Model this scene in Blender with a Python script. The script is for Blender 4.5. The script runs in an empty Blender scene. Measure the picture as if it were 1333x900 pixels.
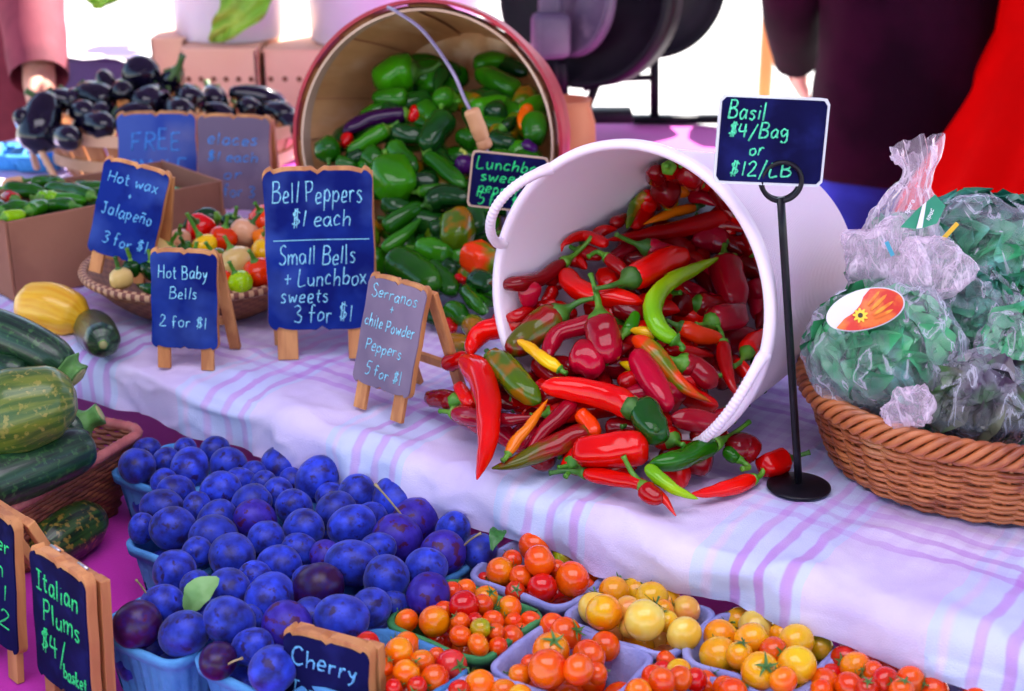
import bpy, bmesh, math, random
from mathutils import Vector, Matrix, noise
R=math.radians
sc=bpy.context.scene
rnd=random.Random(11)

# ---------------------------------------------------------------- camera
FPX=1936.0; PITCH=20.6; CH=.59          # focal length in photo pixels, downward pitch, height over the upper table
cam_d=bpy.data.cameras.new('camera'); cam=bpy.data.objects.new('camera',cam_d); sc.collection.objects.link(cam)
cam.location=(0,0,CH); cam.rotation_euler=(R(90-PITCH),0,0)
cam_d.sensor_width=36; cam_d.lens=FPX/1333*36; cam_d.clip_start=.02; cam_d.clip_end=400
cam_d.dof.use_dof=True; cam_d.dof.focus_distance=1.34; cam_d.dof.aperture_fstop=6.3
sc.camera=cam
# ---------------------------------------------------------------- light
SUN=Vector((.42,.72,.95)).normalized()
w=bpy.data.worlds.new('World'); sc.world=w; w.use_nodes=True
nt=w.node_tree; bg=nt.nodes['Background']; sky=nt.nodes.new('ShaderNodeTexSky'); sky.sky_type='NISHITA'; sky.sun_disc=False
sky.sun_elevation=math.asin(SUN.z); sky.sun_rotation=math.atan2(SUN.x,SUN.y)
nt.links.new(sky.outputs[0],bg.inputs[0]); bg.inputs[1].default_value=.085
sl=bpy.data.lights.new('sun','SUN'); sl.energy=5.0; sl.angle=R(.5); sl.color=(1,.95,.88)
so=bpy.data.objects.new('sun',sl); sc.collection.objects.link(so); so.rotation_euler=SUN.to_track_quat('Z','Y').to_euler()
vs=sc.view_settings; vs.view_transform='Standard'; vs.look='None'; vs.gamma=1; vs.exposure=2.3; vs.use_curve_mapping=False
sc.cycles.max_bounces=8; sc.cycles.transparent_max_bounces=12; sc.cycles.use_denoising=True

# ---------------------------------------------------------------- frames
def P(px,py,z=0):
    a=R(PITCH);u=(px-666.5)/FPX;v=(450-py)/FPX
    d=Vector((u,math.cos(a)+v*math.sin(a),-math.sin(a)+v*math.cos(a)))
    return Vector((0,0,CH))+d*((z-CH)/d.z)
def ray(px,py):
    a=R(PITCH);u=(px-666.5)/FPX;v=(450-py)/FPX
    return Vector((u,math.cos(a)+v*math.sin(a),-math.sin(a)+v*math.cos(a)))
def PD(px,py,D):
    d=ray(px,py); return Vector((0,0,CH))+d*(D/d.y)
def cdepth(p): return p.y*math.cos(R(PITCH))+(CH-p.z)*math.sin(R(PITCH))
def proj(p):
    a=R(PITCH); d=cdepth(p); v=(p.y*math.sin(a)+(p.z-CH)*math.cos(a))
    return 666.5+FPX*p.x/d, 450-FPX*v/d
TT=Vector((.817,-.577,0)); NN=Vector((.577,.817,0)); TYAW=math.atan2(-.577,.817)
def T(t,n,z=0): return TT*t+NN*n+Vector((0,0,z))

# ---------------------------------------------------------------- materials
MATS={}
def mat(name,c1,c2=None,scale=8,rough=.5,bump=0,bscale=60,coat=0,var=0,lo=.42,hi=.58,coords='Object',stretch=(1,1,1),
        metal=0,spec=.5,sss=0,trans=0,detail=4,bstretch=None,c3=None,s3=40,lo3=.6,hi3=.66,sheen=0):
    if name in MATS: return MATS[name]
    m=bpy.data.materials.new(name); m.use_nodes=True; n=m.node_tree.nodes; L=m.node_tree.links
    b=n['Principled BSDF']; b.inputs['Roughness'].default_value=rough; b.inputs['Metallic'].default_value=metal
    b.inputs['Specular IOR Level'].default_value=spec; b.inputs['Coat Weight'].default_value=coat; b.inputs['Coat Roughness'].default_value=.06
    if sss: b.inputs['Subsurface Weight'].default_value=sss; b.inputs['Subsurface Radius'].default_value=(.006,.003,.002); b.inputs['Subsurface Scale'].default_value=1
    if trans: b.inputs['Transmission Weight'].default_value=trans
    if sheen: b.inputs['Sheen Weight'].default_value=sheen
    tc=n.new('ShaderNodeTexCoord'); oi=n.new('ShaderNodeObjectInfo')
    mul=n.new('ShaderNodeMath'); mul.operation='MULTIPLY'; mul.inputs[1].default_value=37; L.new(oi.outputs['Random'],mul.inputs[0])
    mp=n.new('ShaderNodeMapping'); mp.inputs['Scale'].default_value=stretch; L.new(tc.outputs[coords],mp.inputs['Vector']); L.new(mul.outputs[0],mp.inputs['Location'])
    def nz(sc_,det,vec=mp):
        t=n.new('ShaderNodeTexNoise'); t.inputs['Scale'].default_value=sc_; t.inputs['Detail'].default_value=det; L.new(vec.outputs[0],t.inputs['Vector']); return t
    def ramp(f,a,c,la,ha):
        r=n.new('ShaderNodeValToRGB'); r.color_ramp.elements[0].position=la; r.color_ramp.elements[1].position=ha
        r.color_ramp.elements[0].color=(*a,1); r.color_ramp.elements[1].color=(*c,1); L.new(f,r.inputs[0]); return r
    if c2 is None: c2=tuple(x*.82 for x in c1)
    col=ramp(nz(scale,detail).outputs['Fac'],c1,c2,lo,hi).outputs['Color']
    if c3:
        f=ramp(nz(s3,3).outputs['Fac'],(0,0,0),(1,1,1),lo3,hi3)
        mx=n.new('ShaderNodeMix'); mx.data_type='RGBA'; L.new(f.outputs['Color'],mx.inputs[0]); L.new(col,mx.inputs[6]); mx.inputs[7].default_value=(*c3,1); col=mx.outputs[2]
    if var:
        h=n.new('ShaderNodeHueSaturation'); mr=n.new('ShaderNodeMapRange'); mr.inputs[3].default_value=1-var; mr.inputs[4].default_value=1+var
        L.new(oi.outputs['Random'],mr.inputs[0]); L.new(mr.outputs[0],h.inputs['Value']); L.new(col,h.inputs['Color']); col=h.outputs['Color']
    L.new(col,b.inputs['Base Color'])
    if bump:
        mp2=mp
        if bstretch:
            mp2=n.new('ShaderNodeMapping'); mp2.inputs['Scale'].default_value=bstretch; L.new(tc.outputs[coords],mp2.inputs['Vector'])
        bp=n.new('ShaderNodeBump'); bp.inputs['Strength'].default_value=bump; bp.inputs['Distance'].default_value=.002
        L.new(nz(bscale,3,mp2).outputs['Fac'],bp.inputs['Height']); L.new(bp.outputs[0],b.inputs['Normal'])
    MATS[name]=m; return m

# ---------------------------------------------------------------- objects
def obj(name,me,m=None,parent=None,smooth=True):
    o=bpy.data.objects.new(name,me); sc.collection.objects.link(o)
    if m is not None and len(me.materials)==0: me.materials.append(m)
    if smooth and len(me.polygons): me.polygons.foreach_set('use_smooth',[True]*len(me.polygons))
    if parent: o.parent=parent
    return o
def tag(o,label=None,cat=None,group=None,kind=None):
    if label: o['label']=label
    if cat: o['category']=cat
    if group: o['group']=group
    if kind: o['kind']=kind
    return o
def empty(name,loc,label,cat,group=None,rz=0):
    o=bpy.data.objects.new(name,None); sc.collection.objects.link(o); o.location=loc; o.rotation_euler=(0,0,rz); o.empty_display_size=.02
    return tag(o,label,cat,group)

class MB:
    def __init__(s): s.v=[]; s.f=[]; s.uv=[]; s.mi=[]
    def add(s,v,f,uv=None,mi=0):
        k=len(s.v); s.v+=[tuple(x) for x in v]; s.f+=[tuple(i+k for i in q) for q in f]
        s.uv+=(uv if uv else [(0,0)]*sum(len(q) for q in f)); s.mi+=[mi]*len(f); return s
    def mesh(s,name='mesh',origin=None):
        me=bpy.data.meshes.new(name); v=s.v
        if origin is not None: v=[(a[0]-origin[0],a[1]-origin[1],a[2]-origin[2]) for a in v]
        me.from_pydata(v,[],s.f); u=me.uv_layers.new(name='UVMap')
        u.data.foreach_set('uv',[c for p in s.uv for c in p])
        me.polygons.foreach_set('material_index',s.mi); me.update(); return me
    def box(s,c,size,rot=None,bev=0,mi=0):
        x,y,z=[q/2 for q in size]
        bm=bmesh.new(); bmesh.ops.create_cube(bm,size=1)
        for q in bm.verts: q.co=Vector((q.co.x*size[0],q.co.y*size[1],q.co.z*size[2]))
        if bev: bmesh.ops.bevel(bm,geom=list(bm.edges),offset=bev,segments=2,affect='EDGES',profile=.5)
        M=(rot or Matrix.Identity(3)); bm.verts.index_update()
        v=[M@q.co+Vector(c) for q in bm.verts]; f=[[q.index for q in g.verts] for g in bm.faces]; bm.free()
        return s.add(v,f,mi=mi)
    def tube(s,pts,rad,seg=12,mod=None,cap=True,mi=0,flat=None):
        v,f,uv=tube(pts,rad,seg,mod,cap,flat); return s.add(v,f,uv,mi)

def cr(pts,n):
    """Catmull-Rom resample of a list of Vectors to n points, even in parameter"""
    pts=[Vector(p) for p in pts]
    if len(pts)==2: return [pts[0].lerp(pts[1],i/(n-1)) for i in range(n)]
    q=[2*pts[0]-pts[1]]+pts+[2*pts[-1]-pts[-2]]; L=[0]
    for a,b in zip(pts,pts[1:]): L.append(L[-1]+(b-a).length+1e-9)
    out=[]
    for i in range(n):
        s=L[-1]*i/(n-1); k=0
        while k<len(pts)-2 and s>L[k+1]: k+=1
        t=(s-L[k])/(L[k+1]-L[k]); a,b,c,d=q[k:k+4]
        out.append(.5*((2*b)+(c-a)*t+(2*a-5*b+4*c-d)*t*t+(3*b-a-3*c+d)*t**3))
    return out
def frames(pts):
    n=len(pts); T_=[(pts[min(i+1,n-1)]-pts[max(i-1,0)]).normalized() for i in range(n)]
    u=T_[0].orthogonal().normalized(); fr=[]
    for i in range(n):
        u=(u-T_[i]*u.dot(T_[i])); u=u.normalized() if u.length>1e-6 else T_[i].orthogonal().normalized()
        fr.append((u,T_[i].cross(u)))
    return fr
def tube(pts,rad,seg=12,mod=None,cap=True,flat=None):
    n=len(pts); fr=frames(pts); v=[];f=[];uv=[]
    if not hasattr(rad,'__len__'): rad=[rad]*n
    for i in range(n):
        u,w_=fr[i]
        for k in range(seg):
            a=2*math.pi*k/seg; r=rad[i]*(mod(i/(n-1),a) if mod else 1)
            v.append(pts[i]+(u*math.cos(a)+w_*math.sin(a)*(flat or 1))*r)
    for i in range(n-1):
        for k in range(seg):
            k2=(k+1)%seg; f.append((i*seg+k,i*seg+k2,(i+1)*seg+k2,(i+1)*seg+k))
            uv+=[(k/seg,i/(n-1)),((k+1)/seg,i/(n-1)),((k+1)/seg,(i+1)/(n-1)),(k/seg,(i+1)/(n-1))]
    if cap:
        v+=[pts[0],pts[-1]]
        for k in range(seg):
            k2=(k+1)%seg; f.append((k2,k,n*seg)); uv+=[(k/seg,0)]*3
            f.append(((n-1)*seg+k,(n-1)*seg+k2,n*seg+1)); uv+=[(k/seg,1)]*3
    return v,f,uv
def loft(rings,close=True,capb=False,capt=False):
    """rings: list of lists of points (same count)"""
    n=len(rings); m=len(rings[0]); v=[p for r in rings for p in r]; f=[];uv=[]
    for i in range(n-1):
        for k in range(m if close else m-1):
            k2=(k+1)%m; f.append((i*m+k,i*m+k2,(i+1)*m+k2,(i+1)*m+k))
            uv+=[(k/m,i/(n-1)),((k+1)/m,i/(n-1)),((k+1)/m,(i+1)/(n-1)),(k/m,(i+1)/(n-1))]
    if capb: f.append(tuple(range(m-1,-1,-1))); uv+=[(0,0)]*m
    if capt: f.append(tuple((n-1)*m+k for k in range(m))); uv+=[(0,1)]*m
    return v,f,uv
def lerpprof(prof,t):
    for (a,x),(b,y) in zip(prof,prof[1:]):
        if t<=b: 
            k=(t-a)/(b-a+1e-9); return x+(y-x)*k
    return prof[-1][1]
def ordinal(i): return ['first','second','third','fourth','fifth','sixth','seventh','eighth','ninth','tenth','eleventh','twelfth','thirteenth','fourteenth','fifteenth','sixteenth','seventeenth','eighteenth','nineteenth','twentieth'][i]
def rank_rows(items,step):
    """items: list of (px,py). gives (row,col) with row 0 the highest in the photo; rows are bands of `step` photo pixels"""
    y0=min(p[1] for p in items); rows={}
    for i,p in enumerate(items): rows.setdefault(int((p[1]-y0)/step),[]).append(i)
    out=[None]*len(items)
    for r,k in enumerate(sorted(rows)):
        for c,i in enumerate(sorted(rows[k],key=lambda i:items[i][0])): out[i]=(r,c)
    return out
# ================================================================ THE SETTING
m_ground=mat('pale_concrete',(.42,.40,.39),(.5,.48,.46),scale=1.5,rough=.9,bump=.3,bscale=40)
mb=MB(); S=180; mb.add([(-S,-S,0),(S,-S,0),(S,S,0),(-S,S,0)],[(0,1,2,3)])
g=obj('ground',mb.mesh('ground'),m_ground,smooth=False); g.location=(0,0,-.9); tag(g,kind='structure')

# unseen canopy shading the stall; dark cloth and white panel added to shape the light
def canopy_mat(name,c1,c2,tl):
    m=bpy.data.materials.new(name); m.use_nodes=True; n=m.node_tree.nodes; L=m.node_tree.links
    out=n['Material Output']; n.remove(n['Principled BSDF'])
    d=n.new('ShaderNodeBsdfDiffuse'); t=n.new('ShaderNodeBsdfTranslucent'); mx=n.new('ShaderNodeMixShader')
    tx=n.new('ShaderNodeTexNoise'); tx.inputs['Scale'].default_value=30; r=n.new('ShaderNodeValToRGB')
    r.color_ramp.elements[0].color=(*c1,1); r.color_ramp.elements[1].color=(*c2,1); L.new(tx.outputs[0],r.inputs[0])
    L.new(r.outputs[0],d.inputs[0]); L.new(r.outputs[0],t.inputs[0]); mx.inputs[0].default_value=tl
    L.new(d.outputs[0],mx.inputs[1]); L.new(t.outputs[0],mx.inputs[2]); L.new(mx.outputs[0],out.inputs[0]); return m
can=empty('unseen_canopy',(0,1.5,-.9),'unseen violet canopy over the stall with one white panel added as soft light','canopy')
cx0,cx1,cy0,cy1,cz=-2.4,2.6,-3.1,1.82,2.25
PAN=(-1.15,.75,-1.60,-.45)        # translucent panel added to the roof as a soft overhead light
def roofz(x,y):
    u=(x-cx0)/(cx1-cx0);v=(y-cy0)/(cy1-cy0); return cz+.25*(1-max(abs(2*u-1),abs(2*v-1)))-.03*math.sin(math.pi*u)*math.sin(math.pi*v)
def roofpiece(mb,x0,x1,y0,y1,n_=10):
    mb.add(*loft([[Vector((x0+(x1-x0)*i/n_,y0+(y1-y0)*j/n_,roofz(x0+(x1-x0)*i/n_,y0+(y1-y0)*j/n_))) for i in range(n_+1)] for j in range(n_+1)],close=False))
mb=MB(); roofpiece(mb,cx0,PAN[0],cy0,cy1); roofpiece(mb,PAN[1],cx1,cy0,cy1); roofpiece(mb,PAN[0],PAN[1],cy0,PAN[2]); roofpiece(mb,PAN[0],PAN[1],PAN[3],cy1)
obj('canopy_roof',mb.mesh(),canopy_mat('violet_canopy_cloth',(.10,.07,.16),(.13,.09,.19),.18),can)
mb=MB(); roofpiece(mb,*PAN); obj('added_light_panel',mb.mesh(),canopy_mat('light_panel_cloth',(.84,.80,.92),(.88,.85,.94),.72),can)
m_pole=mat('white_metal_pole',(.7,.7,.72),rough=.4)
for (x,y) in ((cx0,cy0),(cx1,cy0),(cx0,cy1),(cx1,cy1)):
    obj('pole',MB().tube([Vector((x,y,0)),Vector((x,y,cz))],.02).mesh(),m_pole,can)

# ---------------- tables
m_wood=mat('raw_pine',(.62,.34,.13),(.46,.24,.10),scale=6,rough=.6,stretch=(9,1,1),bump=.15,bscale=40,var=.12)
m_tablewood=mat('table_wood',(.25,.15,.08),rough=.7)
def table(name,label,t0,t1,n0,n1,z):
    c=T((t0+t1)/2,(n0+n1)/2,0); r=empty(name,(c.x,c.y,-.9),label,'table',rz=TYAW)
    obj('table_top',MB().box((0,0,z+.9-.02),(t1-t0,n1-n0,.036)).mesh(),m_tablewood,r,smooth=False)
    for a in (-1,1):
        for b in (-1,1):
            obj('leg',MB().box((a*((t1-t0)/2-.06),b*((n1-n0)/2-.06),(z+.86)/2),(.05,.05,z+.86)).mesh(),m_tablewood,r,smooth=False)
LT=-.128
table('market_table','low wooden market table under the magenta cloth with plums and tomatoes',-2.3,1.7,.22,1.30,LT-.002)
table('market_table','raised wooden market table under the purple plaid cloth',-2.25,1.7,1.33,1.80,-.012)
table('market_table','back market table under the magenta cloth with the black fan',-2.25,-1.10,1.83,2.40,-.002)
m_mag=mat('magenta_cloth',(.58,.004,.42),(.50,.004,.36),scale=5,rough=.8,bump=.2,bscale=300,sheen=.2)
def sheet(name,label,t0,t1,n0,n1,z,drop,m,nz=.002):
    mb=MB(); rows=[]; prof=[(n0-.012,z-drop),(n0-.008,z-.02),(n0,z-.003)]+[(n0+(n1-n0)*i/24,z) for i in range(1,24)]+[(n1,z-.003),(n1+.008,z-.02),(n1+.012,z-drop)]
    N=90
    for (nn,zz) in prof:
        row=[]
        for i in range(N+1):
            t=t0+(t1-t0)*i/N; k=noise.noise(Vector((t*6,nn*6,zz*3)))
            row.append(T(t,nn+(k*.01 if zz<z-.01 else 0),zz+nz*k*(1 if zz>=z-.001 else 0)))
        rows.append(row)
    mb.add(*loft(rows,close=False)); o=obj(name,mb.mesh(name),m); return tag(o,label,'tablecloth')
sheet('tablecloth','plain magenta cloth on the low table beneath the plums and squash',-2.32,1.72,.2,1.31,LT,.35,m_mag)
sheet('tablecloth','magenta cloth at the back of the stall under the black fan',-2.27,-1.08,1.74,2.43,.006,.3,m_mag)

# purple plaid cloth with a soft rolled front edge
def plaid():
    m=bpy.data.materials.new('purple_plaid_cloth'); m.use_nodes=True; n=m.node_tree.nodes; L=m.node_tree.links; b=n['Principled BSDF']
    b.inputs['Roughness'].default_value=.85; b.inputs['Sheen Weight'].default_value=.15; b.inputs['Specular IOR Level'].default_value=.2
    uv=n.new('ShaderNodeUVMap'); uv.uv_map='UVMap'
    wob=n.new('ShaderNodeTexNoise'); wob.inputs['Scale'].default_value=14; L.new(uv.outputs[0],wob.inputs[0])
    sub=n.new('ShaderNodeVectorMath'); sub.operation='MULTIPLY_ADD'; sub.inputs[1].default_value=(.014,.020,0); L.new(wob.outputs['Color'],sub.inputs[0]); L.new(uv.outputs[0],sub.inputs[2])
    sep=n.new('ShaderNodeSeparateXYZ'); L.new(sub.outputs[0],sep.inputs[0])
    def M_(op,a,bv=None,c=None):
        k=n.new('ShaderNodeMath'); k.operation=op
        for i,x in enumerate((a,bv,c)):
            if x is None: continue
            if hasattr(x,'links'): L.new(x,k.inputs[i])
            else: k.inputs[i].default_value=x
        return k.outputs[0]
    def bands(c,off,per,half,pitch,w_):
        p=M_('MODULO',M_('ADD',c,off),per)                       # 0..per
        d=M_('ABSOLUTE',M_('SUBTRACT',p,per/2))
        ing=M_('LESS_THAN',d,half)
        q=M_('PINGPONG',M_('ADD',d,pitch*20),pitch/2)              # distance to the next stripe centre
        s=n.new('ShaderNodeMapRange'); s.interpolation_type='SMOOTHSTEP'; s.inputs[1].default_value=w_*1.35; s.inputs[2].default_value=w_*.75; L.new(q,s.inputs[0])
        return M_('MULTIPLY',s.outputs[0],ing)
    su=bands(sep.outputs[0],5.055,.205,.033,.025,.0045); sv=bands(sep.outputs[1],5.0575,.205,.033,.025,.0045)
    cu=bands(sep.outputs[0],5.0675,.205,.05,.025,.0085); 
    nz=n.new('ShaderNodeTexNoise'); nz.inputs['Scale'].default_value=9; nz.inputs['Detail'].default_value=5; L.new(uv.outputs[0],nz.inputs[0])
    r=n.new('ShaderNodeValToRGB'); r.color_ramp.elements[0].position=.35; r.color_ramp.elements[1].position=.65
    r.color_ramp.elements[0].color=(.57,.47,.76,1); r.color_ramp.elements[1].color=(.73,.64,.85,1); L.new(nz.outputs[0],r.inputs[0])
    def mixc(f,a,col,k):
        x=n.new('ShaderNodeMix'); x.data_type='RGBA'; L.new(M_('MULTIPLY',f,k),x.inputs[0]); L.new(a,x.inputs[6]); x.inputs[7].default_value=(*col,1); return x.outputs[2]
    fd=n.new('ShaderNodeTexNoise'); fd.inputs['Scale'].default_value=5; fd.inputs['Detail'].default_value=6; L.new(uv.outputs[0],fd.inputs[0])
    fr_=n.new('ShaderNodeMapRange'); fr_.inputs[1].default_value=.34; fr_.inputs[2].default_value=.62; fr_.inputs[3].default_value=.18; fr_.inputs[4].default_value=.72; L.new(fd.outputs[0],fr_.inputs[0])
    c=mixc(cu,r.outputs[0],(.42,.66,.90),.42)
    c=mixc(M_('MULTIPLY',sv,fr_.outputs[0]),c,(.42,.10,.60),.72); c=mixc(M_('MULTIPLY',su,fr_.outputs[0]),c,(.42,.10,.60),.80)
    # faint small gingham checks between the broad stripes
    gu=M_('MULTIPLY',M_('LESS_THAN',M_('MODULO',M_('ADD',sep.outputs[0],5),.018),.009),fr_.outputs[0]); gv=M_('MULTIPLY',M_('LESS_THAN',M_('MODULO',M_('ADD',sep.outputs[1],5),.018),.009),fr_.outputs[0])
    far=n.new('ShaderNodeMapRange'); far.inputs[1].default_value=.10; far.inputs[2].default_value=.22; L.new(sep.outputs[1],far.inputs[0])
    c=mixc(M_('MULTIPLY',M_('ADD',gu,gv),far.outputs[0]),c,(.42,.16,.60),.30)
    L.new(c,b.inputs['Base Color'])
    wv=n.new('ShaderNodeTexNoise'); wv.inputs['Scale'].default_value=700; L.new(uv.outputs[0],wv.inputs[0])
    bp=n.new('ShaderNodeBump'); bp.inputs['Strength'].default_value=.6; bp.inputs['Distance'].default_value=.0008; L.new(wv.outputs[0],bp.inputs['Height']); L.new(bp.outputs[0],b.inputs['Normal'])
    return m
EDGE=.984
def cloth():
    t0,t1=-2.24,1.68; NT=560; zh=-.050; rr=.022
    prof=[]   # (n, z, nx, nz, arc)
    arc=0
    for i in range(9): prof.append((EDGE,zh+(-rr-zh)*i/8,-1,0))
    for i in range(1,9):
        a=math.pi/2*i/8; prof.append((EDGE+rr-rr*math.cos(a),-rr+rr*math.sin(a),-math.cos(a),math.sin(a)))
    for i in range(1,70): prof.append((EDGE+rr+.0065*i,0,0,1))
    n_=prof[-1][0]
    for i in range(1,16): prof.append((n_+(1.76-n_)*i/15,0,0,1))
    rows=[];uvr=[]; arc=0; last=None
    for (nn,zz,ax,az) in prof:
        if last: arc+=math.hypot(nn-last[0],zz-last[1])
        last=(nn,zz); row=[];ur=[]
        for i in range(NT+1):
            t=t0+(t1-t0)*i/NT
            q=Vector((t,arc,0))
            top=az
            k1=noise.noise(Vector((t*7+arc*5,arc*9-t*3,1.3))); k2=noise.noise(Vector((t*22+3*arc,arc*14,7.7))); k3=noise.noise(Vector((t*13,arc*3.5,4.1)))
            rid=1-abs(noise.noise(Vector((t*9+arc*6,arc*13-t*4,9.2))))*2
            rid2=1-abs(noise.noise(Vector((t*24+arc*11,arc*21-t*9,3.7))))*2
            front=max(0,1-arc/.13)
            d=-.0030+.0024*k1+.0014*k2+.0030*max(0,rid-.55)*2+.0075*max(0,rid2-.66)
            d+=front*(.0095*k3+.0050*k2+.006*k1+.006*max(0,rid-.5))
            d=min(d,.0012+front*.01)
            hem=0
            if zz<-.03: hem=-.006*max(0,min(1,(-.45-t)/.3))+.006*noise.noise(Vector((t*6,0,2.2)))+.003*noise.noise(Vector((t*19,0,5)))
            row.append(T(t,nn+ax*d,zz+az*d+hem)); ur.append((t,arc))
        rows.append(row);uvr.append(ur)
    m=len(rows[0]); v,f,_=loft(rows,close=False); uv=[]
    for i in range(len(rows)-1):
        for k in range(m-1): uv+=[uvr[i][k],uvr[i][k+1],uvr[i+1][k+1],uvr[i+1][k]]
    mb=MB(); mb.add(v,f,uv); o=obj('tablecloth',mb.mesh('plaid_cloth'),plaid())
    return tag(o,'white and purple plaid cloth draped over the raised table edge','tablecloth')
cloth()
# ================================================================ CONTAINERS
def rrect(hx,hy,r,n=48,ph=0):
    """points of a rounded rectangle, counter-clockwise, n points even by arc length"""
    out=[]; segs=[]; sx,sy=hx-r,hy-r
    corners=[(sx,sy,0),(-sx,sy,90),(-sx,-sy,180),(sx,-sy,270)]
    poly=[]
    for (cx,cy,a0) in corners:
        for i in range(7):
            a=R(a0+15*i); poly.append(Vector((cx+r*math.cos(a),cy+r*math.sin(a),0)))
    poly.append(poly[0]); L=[0]
    for a,b in zip(poly,poly[1:]): L.append(L[-1]+(b-a).length)
    k=0
    for i in range(n):
        s=L[-1]*i/n
        while s>L[k+1]: k+=1
        t=(s-L[k])/(L[k+1]-L[k]+1e-9); out.append(poly[k].lerp(poly[k+1],t))
    return out
m_pulp=mat('blue_pulp',(.055,.24,.56),(.09,.32,.66),scale=30,rough=.9,bump=.5,bscale=220,var=.10,c3=(.03,.14,.42),s3=14,lo3=.6,hi3=.75)
m_pulp_lav=mat('lavender_pulp',(.24,.26,.56),(.32,.34,.64),scale=30,rough=.9,bump=.5,bscale=220,var=.10,c3=(.12,.15,.38),s3=14,lo3=.6,hi3=.75)
def pulp_mesh(seed,hx=.051,hy=.051,h=.064):
    mb=MB(); n=112
    def ring(z,k,extra=0,rib=0):
        o=[]
        for i,p in enumerate(rrect(hx*k,hy*k,.012*k+.004,n)):
            d=p.normalized(); wv=noise.noise(Vector((p.x*40+seed*3,p.y*40,z*20)))
            rb=rib*(1 if (i%4)<2 else -1)
            q=p+d*(extra+rb+.0009*wv); o.append(Vector((q.x,q.y,z+(.0026*noise.noise(Vector((p.x*30+seed,p.y*30,3.3))) if z>h-.012 else 0))))
        return o
    zs=[0,.004,.012,.022,.034,.046,h-.009]
    out=[ring(z,.80+.2*z/h,0,.0007 if 0<z<h-.012 else 0) for z in zs]
    lip=[ring(h-.0095,1,.0040),ring(h-.001,1,.0054),ring(h+.0004,1,.0018),ring(h-.001,1,-.0008)]
    inn=[ring(z,.965*(.80+.2*z/h),0,.0004) for z in (h-.012,.04,.02,.006)]
    v,f,uv=loft(out+lip+inn)
    # small drain slots near the foot of every side
    keep=[]; kuv=[]
    for q,fc in enumerate(f):
        i,k=divmod(q,n)
        slot=(i==1 or i==2) and (k%14) in (5,) 
        if slot: continue
        keep.append(fc); kuv+=uv[4*q:4*q+4]
    mb.add(v,keep,kuv)
    b=ring(.004,.79); mb.add(b,[tuple(range(n))])
    return mb.mesh('pulp_basket')
m_greenpulp=mat('green_pulp',(.03,.20,.06),(.05,.28,.09),scale=30,rough=.8,bump=.4,bscale=220)
BASK=[]   # (name, t centre, n centre, half t, half n, material)
def pulp(t0,t1,n0,n1,label,group,m,seed):
    c=T((t0+t1)/2,(n0+n1)/2,LT); hx,hy=(t1-t0)/2-.002,(n1-n0)/2-.002
    o=obj('pulp_basket',pulp_mesh(seed,hx,hy),m); o.location=c; o.rotation_euler=(0,0,TYAW+R(random.Random(seed).uniform(-2,2)))
    tag(o,label,'berry basket',group); BASK.append(o)
    if seed>=20: o.scale=(1,1,1.075)
gp='blue pulp baskets of plums'; gt='pulp baskets of cherry tomatoes'
for i,(t0,n0,l) in enumerate([(-1.13,.885,'blue pulp basket of plums beside the squash tray, farthest left in the back row'),
    (-1.025,.890,'blue pulp basket of plums against the plaid cloth, second along the back row'),
    (-.920,.893,'blue pulp basket of plums against the plaid cloth, third along the back row'),
    (-.815,.895,'blue pulp basket of plums holding the green leaf at its right corner'),
    (-1.000,.790,'blue pulp basket of plums at the left end of the second row'),
    (-.907,.787,'blue pulp basket of plums in the middle of the heap'),
    (-.803,.790,'blue pulp basket of plums bordering the orange tomatoes'),
    (-.907,.676,'blue pulp basket of plums right beside the Italian Plums sign'),
    (-.802,.688,'blue pulp basket of plums just left of the Cherry sign')]):
    pulp(t0,t0+.100,n0,n0+.094,l,gp,m_pulp,i)
C0=-.708
for i,(k,n0,l,m) in enumerate([(-.700,.920,'lavender blue basket of large red orange tomatoes next to the plums',m_pulp_lav),
    (-.590,.905,'basket of yellow and peach tomatoes against the plaid cloth',m_pulp_lav),
    (-.484,.914,'basket of pale yellow and green tomatoes against the plaid cloth',m_pulp_lav),
    (-.379,.914,'basket of small red tomatoes against the plaid cloth',m_pulp_lav),
    (-.275,.914,'basket with one red tomato showing at the right edge',m_pulp_lav),
    (-.708,.815,'green berry basket of small mixed orange tomatoes between plums and large orange tomatoes',m_greenpulp),
    (-.597,.809,'lavender blue basket of large orange tomatoes in the middle row',m_pulp_lav),
    (-.489,.809,'basket of small red and yellow tomatoes in front of the pale yellow ones',m_pulp_lav),
    (-.711,.716,'bright blue basket of tomatoes behind the Cherry sign',m_pulp),
    (-.603,.708,'lavender basket of tomatoes cut off by the bottom edge',m_pulp_lav),
    ]):
    pulp(k,k+.102,n0,n0+(.087 if n0>.9 else .093),l,gt,m,20+i)

def frame_from_axis(c,a,up=Vector((0,0,1)),roll=0):
    """matrix whose local Z is a (out of the mouth), local X horizontal to the right as seen from in front"""
    z=a.normalized(); x=up.cross(z).normalized(); y=z.cross(x)
    M=Matrix((x,y,z)).transposed().to_4x4()@Matrix.Rotation(roll,4,'Z'); M.translation=c; return M

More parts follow.
